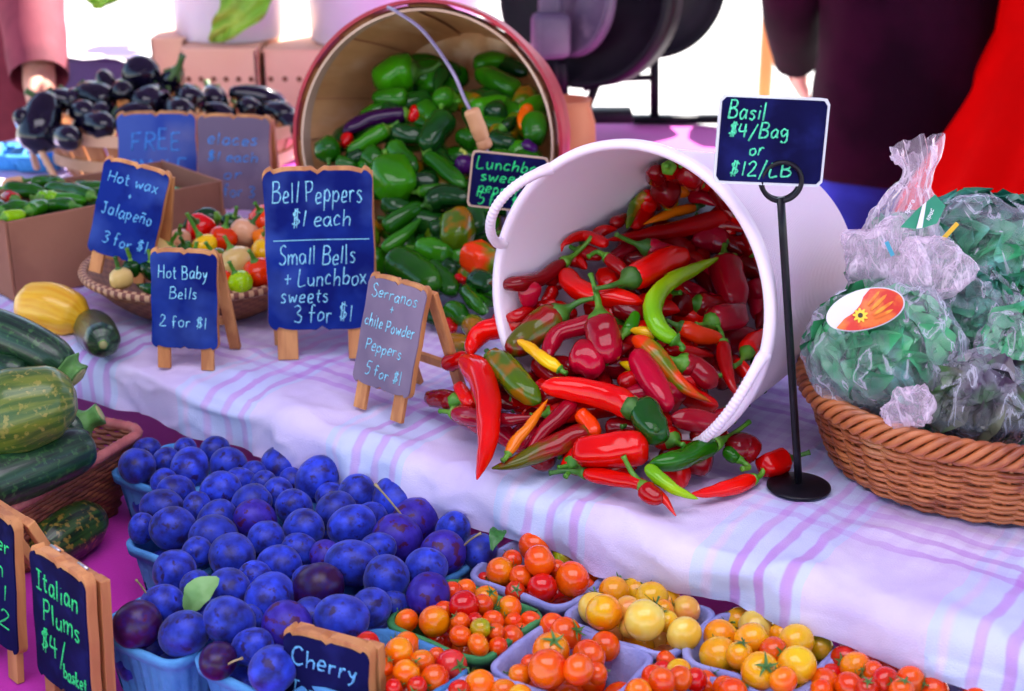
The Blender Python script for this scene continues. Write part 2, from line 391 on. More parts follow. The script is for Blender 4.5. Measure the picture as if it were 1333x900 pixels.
# ---------------- white tub on its side
m_tub=bpy.data.materials.new('white_ribbed_plastic'); m_tub.use_nodes=True
def _tub():
    n=m_tub.node_tree.nodes;L=m_tub.node_tree.links;b=n['Principled BSDF']
    b.inputs['Base Color'].default_value=(.82,.67,.82,1); b.inputs['Roughness'].default_value=.42
    b.inputs['Subsurface Weight'].default_value=.25; b.inputs['Subsurface Radius'].default_value=(.02,.012,.015); b.inputs['Subsurface Scale'].default_value=1
    tc=n.new('ShaderNodeTexCoord'); sp=n.new('ShaderNodeSeparateXYZ'); L.new(tc.outputs['Object'],sp.inputs[0])
    s=n.new('ShaderNodeMath'); s.operation='MULTIPLY'; s.inputs[1].default_value=2*math.pi/.0042; L.new(sp.outputs[2],s.inputs[0])
    q=n.new('ShaderNodeMath'); q.operation='SINE'; L.new(s.outputs[0],q.inputs[0])
    bp=n.new('ShaderNodeBump'); bp.inputs['Strength'].default_value=.9; bp.inputs['Distance'].default_value=.0009; L.new(q.outputs[0],bp.inputs['Height']); L.new(bp.outputs[0],b.inputs['Normal'])
_tub()
m_tubin=mat('white_smooth_plastic',(.82,.70,.80),(.80,.68,.79),rough=.4,sss=.15)
TUBY=R(35); TUBT=R(7); TUBC=Vector((.104,1.290,.1475)); TUBR=.1425; TUBL=.265
ta=Vector((-math.sin(TUBY)*math.cos(TUBT),-math.cos(TUBY)*math.cos(TUBT),math.sin(TUBT)))
tub=empty('flexible_tub',(0,0,0),'white flexible plastic tub on its side spilling red peppers','tub'); tub.matrix_world=frame_from_axis(TUBC,ta)
def tubr(z): return TUBR-.030*(-z/TUBL)**1.0   # radius at local z (0 rim, -TUBL base)
def circ(r,z,n=96): return [Vector((r*math.cos(2*math.pi*k/n),r*math.sin(2*math.pi*k/n),z)) for k in range(n)]
mb=MB(); rs=[circ(tubr(-TUBL*i/24)+.0015,-TUBL*i/24) for i in range(1,25)]
mb.add(*loft(rs[::-1])); mb.add(circ(tubr(-TUBL)+.0015,-TUBL),[tuple(range(95,-1,-1))]); obj('outer_wall',mb.mesh(),m_tub,tub)
mb=MB(); rs=[circ(tubr(-TUBL*i/24)-.0025,-TUBL*i/24) for i in range(0,24)]; mb.add(*loft(rs)); mb.add(circ(tubr(-TUBL)-.002,-TUBL+.01),[tuple(range(96))]); obj('inner_wall',mb.mesh(),m_tubin,tub)
mb=MB(); ringp=circ(TUBR,0,97)
prof=[(-.003,-.008),(-.0032,.002),(-.001,.0045),(.003,.0045),(.006,.002),(.006,-.006),(.002,-.010)]
mb.add(*loft([[Vector(((TUBR+a)*math.cos(2*math.pi*k/96),(TUBR+a)*math.sin(2*math.pi*k/96),z)) for k in range(96)] for a,z in prof])); obj('rim',mb.mesh(),m_tubin,tub)
for ha,span,exm in ((R(149),R(37),.040),(R(-30),R(44),.024)):
    mb=MB(); pts=[]
    for i in range(41):
        u=i/40; ang=ha+(u-.5)*span; rr=TUBR+.0015; ex=exm*min(1,max(0,math.sin(math.pi*u))**.5)
        pts.append(Vector((rr*math.cos(ang),rr*math.sin(ang),ex-.001)))
    pts=cr(pts,120)
    mb.tube(pts,.0047,10,mod=lambda t,a:(1+.08*math.sin(t*2*math.pi*30) if .2<t<.8 else 1)*(1.35-.35*min(1,min(t,1-t)*8)))
    obj('handle',mb.mesh(),m_tubin,tub)

# ---------------- bushel basket on its side
m_stave=mat('stave_wood',(.88,.48,.22),(.60,.28,.10),scale=5,rough=.6,stretch=(3,3,.7),bump=.2,bscale=60,lo=.35,hi=.65,c3=(.90,.60,.36),s3=7,lo3=.55,hi3=.75)
m_red=mat('red_painted_wood',(.46,.008,.03),(.34,.006,.025),scale=12,rough=.45,bump=.15)
m_rimw=mat('pale_hoop_wood',(.62,.42,.30),(.50,.32,.22),scale=10,rough=.55)
BY=R(14); BT=R(8); BC=Vector((-.110,1.85,.168)); BR=.170; BL=.225
ba=Vector((-math.sin(BY)*math.cos(BT),-math.cos(BY)*math.cos(BT),math.sin(BT)))
bush=empty('bushel_basket',(0,0,0),'round wooden bushel basket on its side with red bands and green peppers','basket'); bush.matrix_world=frame_from_axis(BC,ba)
def br(z): s=-z/BL; return BR*(1-.17*s-.05*s**4)
NS=22
mbi=MB(); mbo=MB()
for k in range(NS):
    a0=2*math.pi*k/NS; a1=2*math.pi*(k+1.12)/NS; off=.0032*(k%2)+.0004
    for mbx,dr in ((mbi,-.003),(mbo,0)):
        rows=[]
        for i in range(15):
            z=-BL*i/14; rows.append([Vector(((br(z)+dr+off)*math.cos(a0+(a1-a0)*j/5),(br(z)+dr+off)*math.sin(a0+(a1-a0)*j/5),z)) for j in range(6)])
        v,f,uv=loft(rows if dr<0 else rows[::-1],close=False); mbx.add(v,f,uv)
obj('inner_staves',mbi.mesh(),m_stave,bush); obj('outer_staves',mbo.mesh(),mat('red_brown_staves',(.50,.16,.07),(.36,.09,.045),scale=6,rough=.6,stretch=(3,3,.7),bump=.2,bscale=60),bush)
mb=MB(); mb.add(circ(br(-BL)+.002,-BL+.004,64),[tuple(range(64))]); mb.add(circ(br(-BL)+.002,-BL-.003,64),[tuple(range(63,-1,-1))]); obj('basket_floor',mb.mesh(),m_stave,bush,smooth=False)
def hoop(r0,r1,z0,z1,m,name):
    prof=[(r0,z1),(r1,z1),(r1,z0),(r0,z0),(r0,z1)]
    mb=MB(); mb.add(*loft([[Vector((r*math.cos(2*math.pi*k/96),r*math.sin(2*math.pi*k/96),z)) for k in range(96)] for r,z in prof])); return obj(name,mb.mesh(),m,bush,smooth=False)
hoop(BR+.0035,BR+.008,-.026,.0015,m_red,'outer_band'); hoop(BR-.0065,BR-.0035,-.024,.0015,m_rimw,'inner_band'); hoop(br(-.12)+.003,br(-.12)+.006,-.135,-.11,m_red,'outer_band')
m_wire=mat('grey_wire',(.32,.26,.40),rough=.35,metal=.6); m_grip=mat('turned_grip_wood',(.60,.30,.14),(.50,.22,.10),scale=9,rough=.45,stretch=(1,1,.3))
Mi=bush.matrix_world.inverted()
wpx=[(505,10,1.86),(520,18,1.83),(552,42,1.80),(588,92,1.76),(606,132,1.745),(616,150,1.742)]
gpx=[(613,142,1.742),(633,194,1.742)]; w2=[(631,190,1.742),(650,238,1.75),(655,300,1.78)]
o=obj('wire_handle',MB().tube(cr([Mi@PD(*p) for p in wpx],40),.0023,8).tube(cr([Mi@PD(*p) for p in w2],16),.0023,8).mesh(),m_wire,bush)
ga,gb=[Mi@PD(*p) for p in gpx]
prof=[(0,.6),(.03,.95),(.08,1.05),(.3,1.02),(.5,1.08),(.72,.98),(.76,.8),(.8,.98),(.95,1),(1,.6)]
gp_=cr([ga,gb],30); gh=obj('grip',MB().tube(gp_,[.0095*lerpprof(prof,i/29) for i in range(30)],14).mesh(),m_grip,o)

# ---------------- wicker basket of herb bags
m_wick=mat('brown_wicker',(.50,.145,.042),(.28,.06,.02),scale=30,rough=.42,var=.05,bump=.2,bscale=150,c3=(.60,.30,.14),s3=12,lo3=.55,hi3=.8,coat=.15)
WC=Vector((.437,1.268,0)); WR=.163; WH=.082
wk=empty('wicker_basket',WC,'round brown wicker basket full of bagged herbs','basket')
mb=MB()
def wr(z): s=z/WH; return .133+(WR-.133)*(s**.8)
NST=40
for k in range(NST):
    a=2*math.pi*k/NST; mb.tube([Vector((wr(z)*math.cos(a),wr(z)*math.sin(a),z)) for z in [WH*i/8 for i in range(9)]],.0022,6)
obj('stakes',mb.mesh(),m_wick,wk)
mb=MB(); z=.004; row=0
rw=random.Random(3)
while z<WH-.016:
    for s in (0,1):
        pts=[]; N=NST*6
        for i in range(N):
            th=2*math.pi*i/N; r=wr(z)+.0034*math.cos(NST/2*th+math.pi*((row+s)%2))
            pts.append(Vector((r*math.cos(th),r*math.sin(th),z+.0012*s+.0011*noise.noise(Vector((th*2,row,s))))))
        v,f,uv=tube(pts+[pts[0]],.0021+.0003*rw.random(),7,cap=False); mb.add(v,f,uv)
    z+=.0059; row+=1
obj('woven_side',mb.mesh(),m_wick,wk)
mb=MB()
for s in range(5):       # twisted rim border of five strands, coarse diagonal turns
    pts=[]; N=420
    for i in range(N+1):
        th=2*math.pi*i/N; ph=th*17+2*math.pi*s/5
        r=WR+.001+.0068*math.cos(ph); zz=WH-.006+.0088*math.sin(ph)
        pts.append(Vector((r*math.cos(th),r*math.sin(th),zz)))
    mb.tube(pts,.0036,7,cap=False)
obj('braided_rim',mb.mesh(),m_wick,wk)
mb=MB(); mb.add(circ(.135,.004,48),[tuple(range(48))]); obj('base',mb.mesh(),m_wick,wk,smooth=False)

# ---------------- oval woven bowl with hot peppers
def uvcheck(name,c1,c2,nu,nv,rough=.55,bump=.6):
    m=bpy.data.materials.new(name); m.use_nodes=True; n=m.node_tree.nodes;L=m.node_tree.links;b=n['Principled BSDF']; b.inputs['Roughness'].default_value=rough
    uv=n.new('ShaderNodeUVMap'); uv.uv_map='UVMap'; mp=n.new('ShaderNodeMapping'); mp.inputs['Scale'].default_value=(nu,nv,1); L.new(uv.outputs[0],mp.inputs[0])
    ck=n.new('ShaderNodeTexChecker'); ck.inputs['Scale'].default_value=1; L.new(mp.outputs[0],ck.inputs[0])
    ck.inputs[1].default_value=(*c1,1); ck.inputs[2].default_value=(*c2,1)
    nz=n.new('ShaderNodeTexNoise'); nz.inputs['Scale'].default_value=60; tc=n.new('ShaderNodeTexCoord'); L.new(tc.outputs['Object'],nz.inputs[0])
    mx=n.new('ShaderNodeMix'); mx.data_type='RGBA'; mx.blend_type='MULTIPLY'; mx.inputs[0].default_value=.6; L.new(ck.outputs[0],mx.inputs[6])
    r=n.new('ShaderNodeValToRGB'); r.color_ramp.elements[0].color=(.45,.4,.4,1); r.color_ramp.elements[1].color=(1.2,1.1,1,1); L.new(nz.outputs[0],r.inputs[0]); L.new(r.outputs[0],mx.inputs[7]); L.new(mx.outputs[2],b.inputs['Base Color'])
    bp=n.new('ShaderNodeBump'); bp.inputs['Strength'].default_value=bump; bp.inputs['Distance'].default_value=.003; L.new(ck.outputs['Fac'],bp.inputs['Height']); L.new(bp.outputs[0],b.inputs['Normal'])
    return m
BWC=Vector((-.375,1.712,0)); bowl=empty('woven_bowl',BWC,'shallow brown woven bowl of small mixed hot peppers','bowl')
def ell(a,b,z,n=96): return [Vector((a*math.cos(2*math.pi*k/n),b*math.sin(2*math.pi*k/n),z)) for k in range(n)]
prof=[(.075,0),(.088,.008),(.105,.022),(.118,.036),(.128,.048)]
mb=MB(); mb.add(*loft([ell(r*1.08,r,z) for r,z in prof]+[ell((r-.006)*1.08,r-.006,z+.002) for r,z in prof[::-1]],capb=True,capt=True))
obj('woven_side',mb.mesh(),uvcheck('bowl_weave',(.22,.07,.03),(.32,.12,.05),80,26),bowl)
mb=MB(); mb.tube([p for p in ell(.128*1.08,.128,.050,97)]+[Vector((.128*1.08,0,.050))],.0058,8,cap=False); obj('rim',mb.mesh(),uvcheck('bowl_rim',(.20,.06,.04),(.60,.36,.20),4,150),bowl)

# ---------------- brown carton of green peppers
m_card=mat('brown_cardboard',(.27,.105,.062),(.33,.14,.085),scale=4,rough=.85,bump=.2,bscale=90,c3=(.20,.075,.05),s3=9,lo3=.55,hi3=.75)
A=P(18,393,0); B_=Vector((-.385,1.925,0)); ux=(B_-A); bl=ux.length; ux.normalize(); uy=Vector((-ux.y,ux.x,0)); CBH=.100; cbw=.155
cart=empty('cardboard_carton',A,'open brown cardboard carton of long green peppers','carton',rz=math.atan2(ux.y,ux.x))
def panel(x0,x1,y0,y1,z0,z1,m=m_card,par=None,name='side_panel'):
    return obj(name,MB().box(((x0+x1)/2,(y0+y1)/2,(z0+z1)/2),(x1-x0,y1-y0,z1-z0),bev=.0012).mesh(),m,par or cart,smooth=False)
panel(.004,bl-.004,0,.004,0,CBH); panel(.004,bl-.004,cbw-.004,cbw,0,CBH); panel(0,.0035,-.001,cbw+.001,0,CBH+.001); panel(bl-.0035,bl,-.001,cbw+.001,0,CBH+.001); panel(.004,bl-.004,.005,cbw-.005,.001,.005,name='bottom_panel')

# ---------------- slatted basket of eggplants
m_slat=mat('orange_slat_wood',(.58,.24,.085),(.42,.15,.05),scale=8,rough=.5,stretch=(4,4,.6),bump=.15)
m_slatl=mat('light_rim_wood',(.75,.45,.26),(.62,.34,.18),scale=8,rough=.5)
EC=Vector((-.545,2.36,0)); egb=empty('slatted_basket',EC,'orange slatted wood basket with a hooped handle, full of eggplants','basket')
ea,eb,eh=.205,.13,.082
mb=MB(); nsl=30
for k in range(nsl):
    a=2*math.pi*k/nsl
    for (s0,s1,kk) in ((0,1,0),):
        rows=[]
        for i in range(7):
            z=eh*i/6; q=.80+.20*(i/6)**.8; rows.append([Vector((ea*q*math.cos(a+(j-.5)*.17),eb*q*math.sin(a+(j-.5)*.17),z)) for j in range(2)])
        v,f,uv=loft([r+[Vector((p.x*.985,p.y*.985,p.z)) for p in r[::-1]] for r in rows]); mb.add(v,f,uv)
obj('slats',mb.mesh(),m_slat,egb,smooth=False)
for z,m,k in ((eh,m_slatl,1.01),(eh*.45,m_slatl,.915)):
    rr=[(1.0,-.009),(1.03,-.009),(1.03,.009),(1.0,.009),(1.0,-.009)]
    mb=MB(); mb.add(*loft([ell(ea*k*a,eb*k*a,z+b_) for a,b_ in rr])); obj('rim_band',mb.mesh(),m,egb,smooth=False)
mb=MB(); hp=[]
for i in range(25):
    a=math.pi*i/24; th=R(205)+(i/24-.5)*R(34); hp.append(Vector((ea*1.06*math.cos(th),eb*1.12*math.sin(th)-.012-.02*math.sin(a),.018+.062*math.sin(a))))
hp=[EC*0+((Mx)) for Mx in hp]; mb.tube(cr(hp,40),.0052,8,mod=lambda t,a:1+.12*math.sin(t*90+a)); obj('handle',mb.mesh(),m_slatl,egb)
mb=MB(); mb.add(ell(ea*.8,eb*.8,.003,48),[tuple(range(48))]); obj('base',mb.mesh(),m_slat,egb,smooth=False)

# ---------------- squash tray
m_tray=mat('dark_reed',(.30,.085,.035),(.20,.05,.025),scale=40,rough=.55,bump=.3,bscale=200); m_trayr=mat('rose_reed_rim',(.50,.15,.13),(.38,.10,.09),scale=40,rough=.5,bump=.3,bscale=200)
SC=Vector((-.388,1.430,LT)); su=Vector((-.41,-.91,0)).normalized(); sv=Vector((-.91,.41,0)).normalized()
trc=SC+su*.19+sv*.13; tray=empty('reed_tray',trc,'reddish woven reed tray piled with zucchini and squash','basket',rz=math.atan2(su.y,su.x))
mb=MB(); th=.085
for i in range(15):
    z=.004+(th-.008)*i/14; k=.88+.12*i/14
    pts=[Vector((p.x*k,p.y*k,z)) for p in rrect(.19,.13,.02,120)]; pts=[p+p.normalized()*.0016*math.cos(60*math.pi*j/60+math.pi*(i%2)) for j,p in enumerate(pts)]
    mb.tube(pts+[pts[0]],.0032,6,cap=False)
obj('woven_side',mb.mesh(),m_tray,tray)
mb=MB(); mb.add([p+Vector((0,0,.004)) for p in rrect(.167,.114,.02,40)],[tuple(range(40))]); obj('base',mb.mesh(),m_tray,tray,smooth=False)
mb=MB(); pts=[Vector((p.x,p.y,th)) for p in rrect(.192,.132,.02,160)]
mb.tube(cr(pts+[pts[0]],400),.0058,8,cap=False,mod=lambda t,a:1+.10*math.sin(t*2*math.pi*130+a*2)); obj('rim',mb.mesh(),m_trayr,tray)
# ================================================================ CHALKBOARD SIGNS
# handwriting: strokes on a grid, x-height 5, capitals 9
G={}
def g(ch,wd,*st): G[ch]=(wd,[[tuple(map(float,p.split(','))) for p in s.split()] for s in st])
g('A',6,'0,0 3,9 6,0','1,3.5 5,3.5'); g('B',5.5,'.5,0 .5,9','.2,9 3.5,8.8 4.6,7.2 3.6,5.4 .6,4.8','.6,4.8 4,4.6 5.2,2.6 4,.5 .3,0')
g('C',5.5,'5,7.8 3.4,9 1,7.8 0,4.5 .8,1.2 3,0 5.3,1.2'); g('E',5,'.5,9 .3,0','.4,9 4.6,9','.4,4.7 4,4.8','.3,0 4.8,.2'); g('F',5,'.6,9 .4,0','.4,9 5,9.2','.5,4.8 4,4.9')
g('H',5.5,'.4,9 .2,0','5,9 5,0','.3,4.6 5,4.8'); g('I',4,'.2,9 3.8,9','2,9 2,0','.1,0 3.9,.1'); g('J',4.5,'1,9 4.4,9','3,9 3,1.6 1.8,0 .3,1.2'); g('L',4.5,'.5,9 .2,0 4.3,.3')
g('M',7,'0,0 .8,9 3.4,3 6,9 6.8,0'); g('P',5,'.6,0 .6,9','.2,8.8 3.8,8.8 4.8,6.8 3.6,4.6 .7,4.2'); g('R',5.5,'.5,0 .5,9','.3,9 3.8,8.8 4.6,7 3.4,5 .6,4.6','2,4.7 5.2,0'); g('S',4.6,'4.4,7.8 2.6,9 .6,7.6 1.4,5.4 3.6,4 4.2,1.8 2.4,0 .2,1')
g('T',5,'0,9 5,9','2.5,9 2.4,0'); g('D',5.2,'.5,9 .5,0','.2,9 3.2,8 5,4.6 3.4,.8 .3,0')
g('a',4.4,'3.8,4.4 2,5.2 .3,3.2 .8,.6 2.4,.3 3.8,3','3.9,5 3.8,1.4 4.4,.2'); g('b',4.2,'.5,9 .4,.2','.4,2.6 2,4.8 3.9,3.2 3,.4 .5,.6'); g('c',3.8,'3.6,4.2 2,5.1 .3,3 1,.4 3.6,.8'); g('d',4.4,'3.8,9 3.8,0','3.7,3.6 2,5 .3,2.8 1.2,.2 3.7,1.4')
g('e',4,'.5,2.5 3.6,3 3,4.9 1.4,4.8 .4,2.4 1.2,.3 3.6,.7'); g('f',3.4,'3.4,8.2 2.2,9 1.3,7.4 1.2,0','0,4.8 3,5'); g('g',4.4,'3.8,4.2 2,5.2 .4,3.2 1.4,.8 3.7,2.6','3.9,5 3.8,-2 2,-3.4 .4,-2.2'); g('h',4.2,'.5,9 .4,0','.5,2.6 2,4.8 3.6,4 3.7,0')
g('i',1.8,'.9,5 .9,0','.9,7.2 1,7.5'); g('k',4,'.5,9 .4,0','3.4,5 .6,2.4 3.8,0'); g('l',1.8,'.9,9 .8,0'); g('m',6.4,'.4,5 .4,0','.4,3 1.8,4.9 3,3.8 3,0','3,3 4.6,4.9 5.8,3.8 6,0'); g('n',4.2,'.5,5 .4,0','.5,3 2,4.9 3.5,4 3.7,0')
g('ñ',4.2,'.5,5 .4,0','.5,3 2,4.9 3.5,4 3.7,0','.8,6.8 1.8,7.6 2.8,6.9 3.8,7.6'); g('o',4.2,'2.2,5 .5,3.6 .6,1 2.2,.1 3.8,1.6 3.6,4 2.2,5'); g('p',4.2,'.5,5 .4,-3.4','.5,3.4 2.2,5 3.9,3.2 2.8,.5 .5,1'); g('r',3.4,'.5,5 .4,0','.5,3 1.8,4.8 3.2,4.6'); g('s',3.6,'3.3,4.4 1.8,5.1 .6,3.9 2,2.8 3.2,1.4 2,.1 .2,.7')
g('t',3.4,'1.6,8 1.6,1 3,.4','.1,5.4 3.2,5.5'); g('u',4.2,'.4,5 .5,1.2 1.8,.1 3.6,2 3.7,5','3.7,3 3.9,0'); g('w',5.6,'.2,5 1.4,.2 2.8,3.8 4.2,.2 5.4,5'); g('x',4,'.3,5 3.7,0','3.7,5 .2,0'); g('y',4.2,'.3,5 1.6,1.4 3.6,5','3.7,5 2.2,-1 .4,-3.4')
g('1',2,'1,9 .9,0'); g('2',4.6,'.4,7.2 2,9 4,7.4 2.6,3.8 .2,.3 4.6,.2'); g('3',4.4,'.4,8.2 2.4,9 4,7.4 2,5 4.2,3 3,.4 .2,.8'); g('4',4.8,'1.2,9 .4,4.2 4.6,4.4','3.6,9 3.4,0'); g('5',4.6,'4.4,9 1,9 .8,5.4 3.2,5.4 4.2,3 2.6,.3 .2,.8'); g('8',4.4,'4,7.6 2.2,9 .6,7.4 3.6,3.2 2.2,0 .5,1.8 4,7.6')
g('$',4.6,'4.2,7.2 2.4,8.2 .6,6.8 2.2,4.8 4,3 2.2,1 .3,2','1.6,9.4 1.3,-.4','2.9,9.4 2.7,-.4'); g('+',4.4,'2.2,7 2.2,1.4','.2,4.2 4.3,4.3'); g('/',4.2,'4,9.5 .2,-2.2'); g('-',3,'0,4 3,4')
def write(mb,text,x0,y,size,width=None,rad=.0009,seed=0,slope=0,x1=None):
    """writes text from x0 (or centred when x0 is None) in the board plane: x right, z up, y=-out ; size = capital height"""
    rn=random.Random(seed+len(text)); k=size/9; tot=0
    for ch in text: tot+=(3 if ch==' ' else G[ch][0]+1.3)*k
    sx=1 if width is None else width/tot
    x=x0 if x0 is not None else -tot*sx/2
    xs=x
    for ch in text:
        if ch==' ': x+=3*k*sx; continue
        wd,sts=G[ch]; dy=rn.uniform(-.6,.6)*k; ks=rn.uniform(.90,1.12); kr=rn.uniform(-.05,.09)
        for s in sts:
            pts=[Vector((x+(a+(.06+kr)*b+rn.uniform(-.22,.22))*k*sx,0,y+b*k*ks+dy+slope*(x-xs)+rn.uniform(-.2,.2)*k)) for a,b in s]
            pts=cr(pts,max(4,len(pts)*4)) if len(pts)>2 else cr(pts,4)
            n=len(pts); ph_=rn.uniform(0,3); mb.tube(pts,[rad*(.55+.45*abs(math.sin(i*.55+ph_))+.25*rn.random()) for i in range(n)],6,flat=1)
        x+=(wd+1.3)*k*sx
def chalk(name,c): return mat(name,c,tuple(q*.55 for q in c),scale=500,rough=.95,lo=.35,hi=.6,coords='Object')
m_cblue=chalk('light_blue_chalk',(.16,.55,.95)); m_ccyan=chalk('cyan_chalk',(.30,.75,.95)); m_cgreen=chalk('neon_green_marker',(.03,.80,.22)); m_cfaint=chalk('faint_blue_chalk',(.08,.38,1.0)); m_cmint=chalk('mint_marker',(.10,.82,.45))
m_bblue=mat('blue_chalkboard',(.003,.008,.115),(.006,.022,.20),scale=16,rough=.8,spec=.08,bump=.1,c3=(.06,.12,.42),s3=15,lo3=.48,hi3=.9)
m_bnavy=mat('navy_chalkboard',(.003,.003,.035),(.005,.006,.06),scale=16,rough=.8,spec=.08,c3=(.012,.016,.12),s3=34,lo3=.55,hi3=.85)
m_bgrey=mat('grey_violet_chalkboard',(.16,.12,.19),(.21,.155,.23),scale=9,rough=.85,spec=.12,c3=(.27,.20,.27),s3=16,lo3=.55,hi3=.8)
m_bfade=mat('faded_blue_chalkboard',(.03,.065,.34),(.06,.11,.40),scale=9,rough=.85,spec=.12,c3=(.13,.15,.38),s3=16,lo3=.55,hi3=.8)
m_frame=mat('sign_pine',(.60,.26,.085),(.44,.16,.05),scale=7,rough=.6,stretch=(10,10,1),bump=.12,bscale=60,var=.1)
m_hinge=mat('hinge_metal',(.6,.58,.62),rough=.3,metal=.9)
def scallop(w,h,n=26,amp=.0016):
    """board outline with rounded corners and a wavy top and bottom"""
    r=.10*min(w,h); pts=[]
    def wavy(u): k=min(w,h); return k*(-.045*math.exp(-((u-.5)/.10)**2)*(.55+.45*math.cos((u-.5)*40))-.035*(1-math.sin(math.pi*u))**2+.004*math.sin(u*math.pi*5))
    for i in range(n+1): u=i/n; pts.append((-w/2+r+(w-2*r)*u,h+wavy(u)))
    for i in range(1,6): a=math.pi/2*(1-i/6); pts.append((w/2-r+r*math.cos(a),h-r+r*math.sin(a)))
    for i in range(9): u=i/8; pts.append((w/2-.012*w*math.sin(u*math.pi*2)**2,h-r-(h-2*r)*u))
    for i in range(1,6): a=-math.pi/2*i/6; pts.append((w/2-r+r*math.cos(a),r+r*math.sin(a)))
    for i in range(n+1): u=1-i/n; pts.append((-w/2+r+(w-2*r)*u,-wavy(u)))
    for i in range(1,6): a=-math.pi/2-math.pi/2*i/6; pts.append((-w/2+r+r*math.cos(a),r+r*math.sin(a)))
    for i in range(9): u=i/8; pts.append((-w/2+.012*w*math.sin(u*math.pi*2)**2,r+(h-2*r)*u))
    for i in range(1,6): a=math.pi-math.pi/2*i/6; pts.append((-w/2+r+r*math.cos(a),h-r+r*math.sin(a)))
    return pts
def slab(out,y0,y1):
    n=len(out); mb=MB(); v=[Vector((x,y0,z)) for x,z in out]+[Vector((x,y1,z)) for x,z in out]
    f=[tuple(range(n)),tuple(range(2*n-1,n-1,-1))]+[(k,n+k,n+(k+1)%n,(k+1)%n) for k in range(n)]
    return mb.add(v,f)
def aframe(label,foot,yaw,w,total,leg,tilt,lines,m_board,m_chalk,spread=.32,roll=0,group=None,th=.006,ruled=None,rad=.0009,seed=0,hinge=False):
    """hinged A-frame chalkboard; foot = ground point midway between the two front feet"""
    r=empty('chalkboard_sign',foot,label,'price sign',group); r.rotation_euler=(0,roll,yaw)
    Mt=Matrix.Rotation(-tilt,4,'X'); bh=total-leg
    out=scallop(w,bh); out_b=[(x*1.0,z) for x,z in out]
    def put(name,me,m,par=None,smooth=False,M=Mt):
        o=obj(name,me,m,par or r,smooth); me.transform(M); return o
    mt=Matrix.Translation((0,0,leg))
    put('wood_board',slab([(x*1.006,z-.0005 if z<bh*.5 else z+.0045) for x,z in out],-th,0).mesh(),m_frame,M=Mt@mt)
    b=put('chalkboard',slab(out,-th-.0016,-th+.0004).mesh(),m_board,M=Mt@mt)
    mb=MB()
    for i,(t,zf,size,wd,xo) in enumerate(lines): write(mb,t,None if xo is None else xo*w,bh*zf,size*bh,wd*w if wd else None,rad,seed+i*7)
    if ruled: mb.tube(cr([Vector((-w*.42,0,bh*ruled)),Vector((0,0,bh*ruled+.001)),Vector((w*.46,0,bh*ruled+.001))],10),rad*.8,6)
    me=mb.mesh(); me.transform(Matrix.Translation((0,-th-.0019,0))@Matrix.Diagonal((1,.35,1,1))); put('chalk_writing',me,m_chalk,b,True,Mt@mt)
    lw=w*.19
    for s in (-1,1): put('front_leg',MB().box((s*w*.33,-th*.5,leg*.5+.012),(lw,th*.85,leg+.022),bev=.0008).mesh(),m_frame)
    # rear frame: two rails and a crossbar, hinged at the top
    hy=.0035; top=Mt@Vector((0,hy,total-.004)); Mr=Matrix.Translation(top)@Matrix.Rotation(spread-tilt,4,'X'); ln=(top.z)/math.cos(spread-tilt)
    for s in (-1,1): put('rear_rail',MB().box((s*(w*.5-lw*.45),th*.55,-ln/2),(lw*.9,th,ln),bev=.0008).mesh(),m_frame,M=Mr)
    put('rear_crossbar',MB().box((0,th*.55,-ln*.70),(w-lw*1.9,th*.8,w*.14),bev=.0008).mesh(),m_frame,M=Mr)
    put('rear_top',MB().box((0,th*.56,-w*.075),(w-lw*1.9,th*.9,w*.13),bev=.0008).mesh(),m_frame,M=Mr)
    if hinge:
        for s in (-1,1): put('hinge',MB().tube([Vector((s*w*.25-.007,hy-.002,total+.0035)),Vector((s*w*.25+.007,hy-.002,total+.0035))],.0013,8).mesh(),m_hinge,smooth=True)
    return r
gs='small hinged chalkboard price signs'
aframe('tall blue chalkboard reading Bell Peppers, in front of the green peppers',(P(375,468)+P(468,470))/2+Vector((0,.004,0)),R(3),.117,.208,.034,R(9),
  [('Bell Peppers',.80,.125,.84,None),('$1 each',.655,.105,.56,-.25),('Small Bells',.415,.115,.72,-.38),('+ Lunchbox',.285,.11,.78,-.34),('sweets',.175,.095,.46,-.38),('3 for $1',.055,.105,.56,-.26)],m_bblue,m_ccyan,ruled=.565,group=gs,th=.008,spread=.2,rad=.00075)
aframe('small grey violet chalkboard reading Serranos, beside the red peppers',(P(475,533)+P(515,550))/2,R(-41),.080,.136,.027,R(16),
  [('Serranos',.82,.11,.80,None),('+',.70,.09,None,-.05),('chile Powder',.54,.115,.88,None),('Peppers',.33,.11,.64,-.36),('5 for $1',.10,.115,.66,-.30)],m_bgrey,m_ccyan,spread=.62,group=gs,rad=.00065)
aframe('blue chalkboard reading Hot Baby Bells, on the plaid cloth before the bowl',(P(216,479)+P(272,483))/2,R(-9),.074,.128,.024,R(10),
  [('Hot Baby',.73,.125,.76,None),('Bells',.52,.115,.44,None),('2 for $1',.22,.125,.74,None)],m_bblue,m_ccyan,spread=.5,group=gs,rad=.0007)
aframe('blue chalkboard reading Hot wax, tilted in the woven bowl',(P(122,354,.052)+P(184,372,.052))/2,R(-14),.082,.134,.024,R(14),
  [('Hot wax',.78,.12,.78,None),('+',.64,.07,None,-.04),('Jalapeño',.43,.125,.80,None),('3 for $1',.13,.13,.72,-.30)],m_bblue,m_cblue,spread=.34,roll=R(11),group=gs,rad=.0008)
aframe('faded blue chalkboard reading FREE SMILE, leaning before the eggplants',Vector((-.508,2.085,0)),R(2),.112,.154,.03,R(10),
  [('FREE',.58,.22,.66,None),('SMILE',.26,.20,.76,None)],m_bfade,m_cfaint,group=gs,spread=.25,rad=.0013,th=.008)
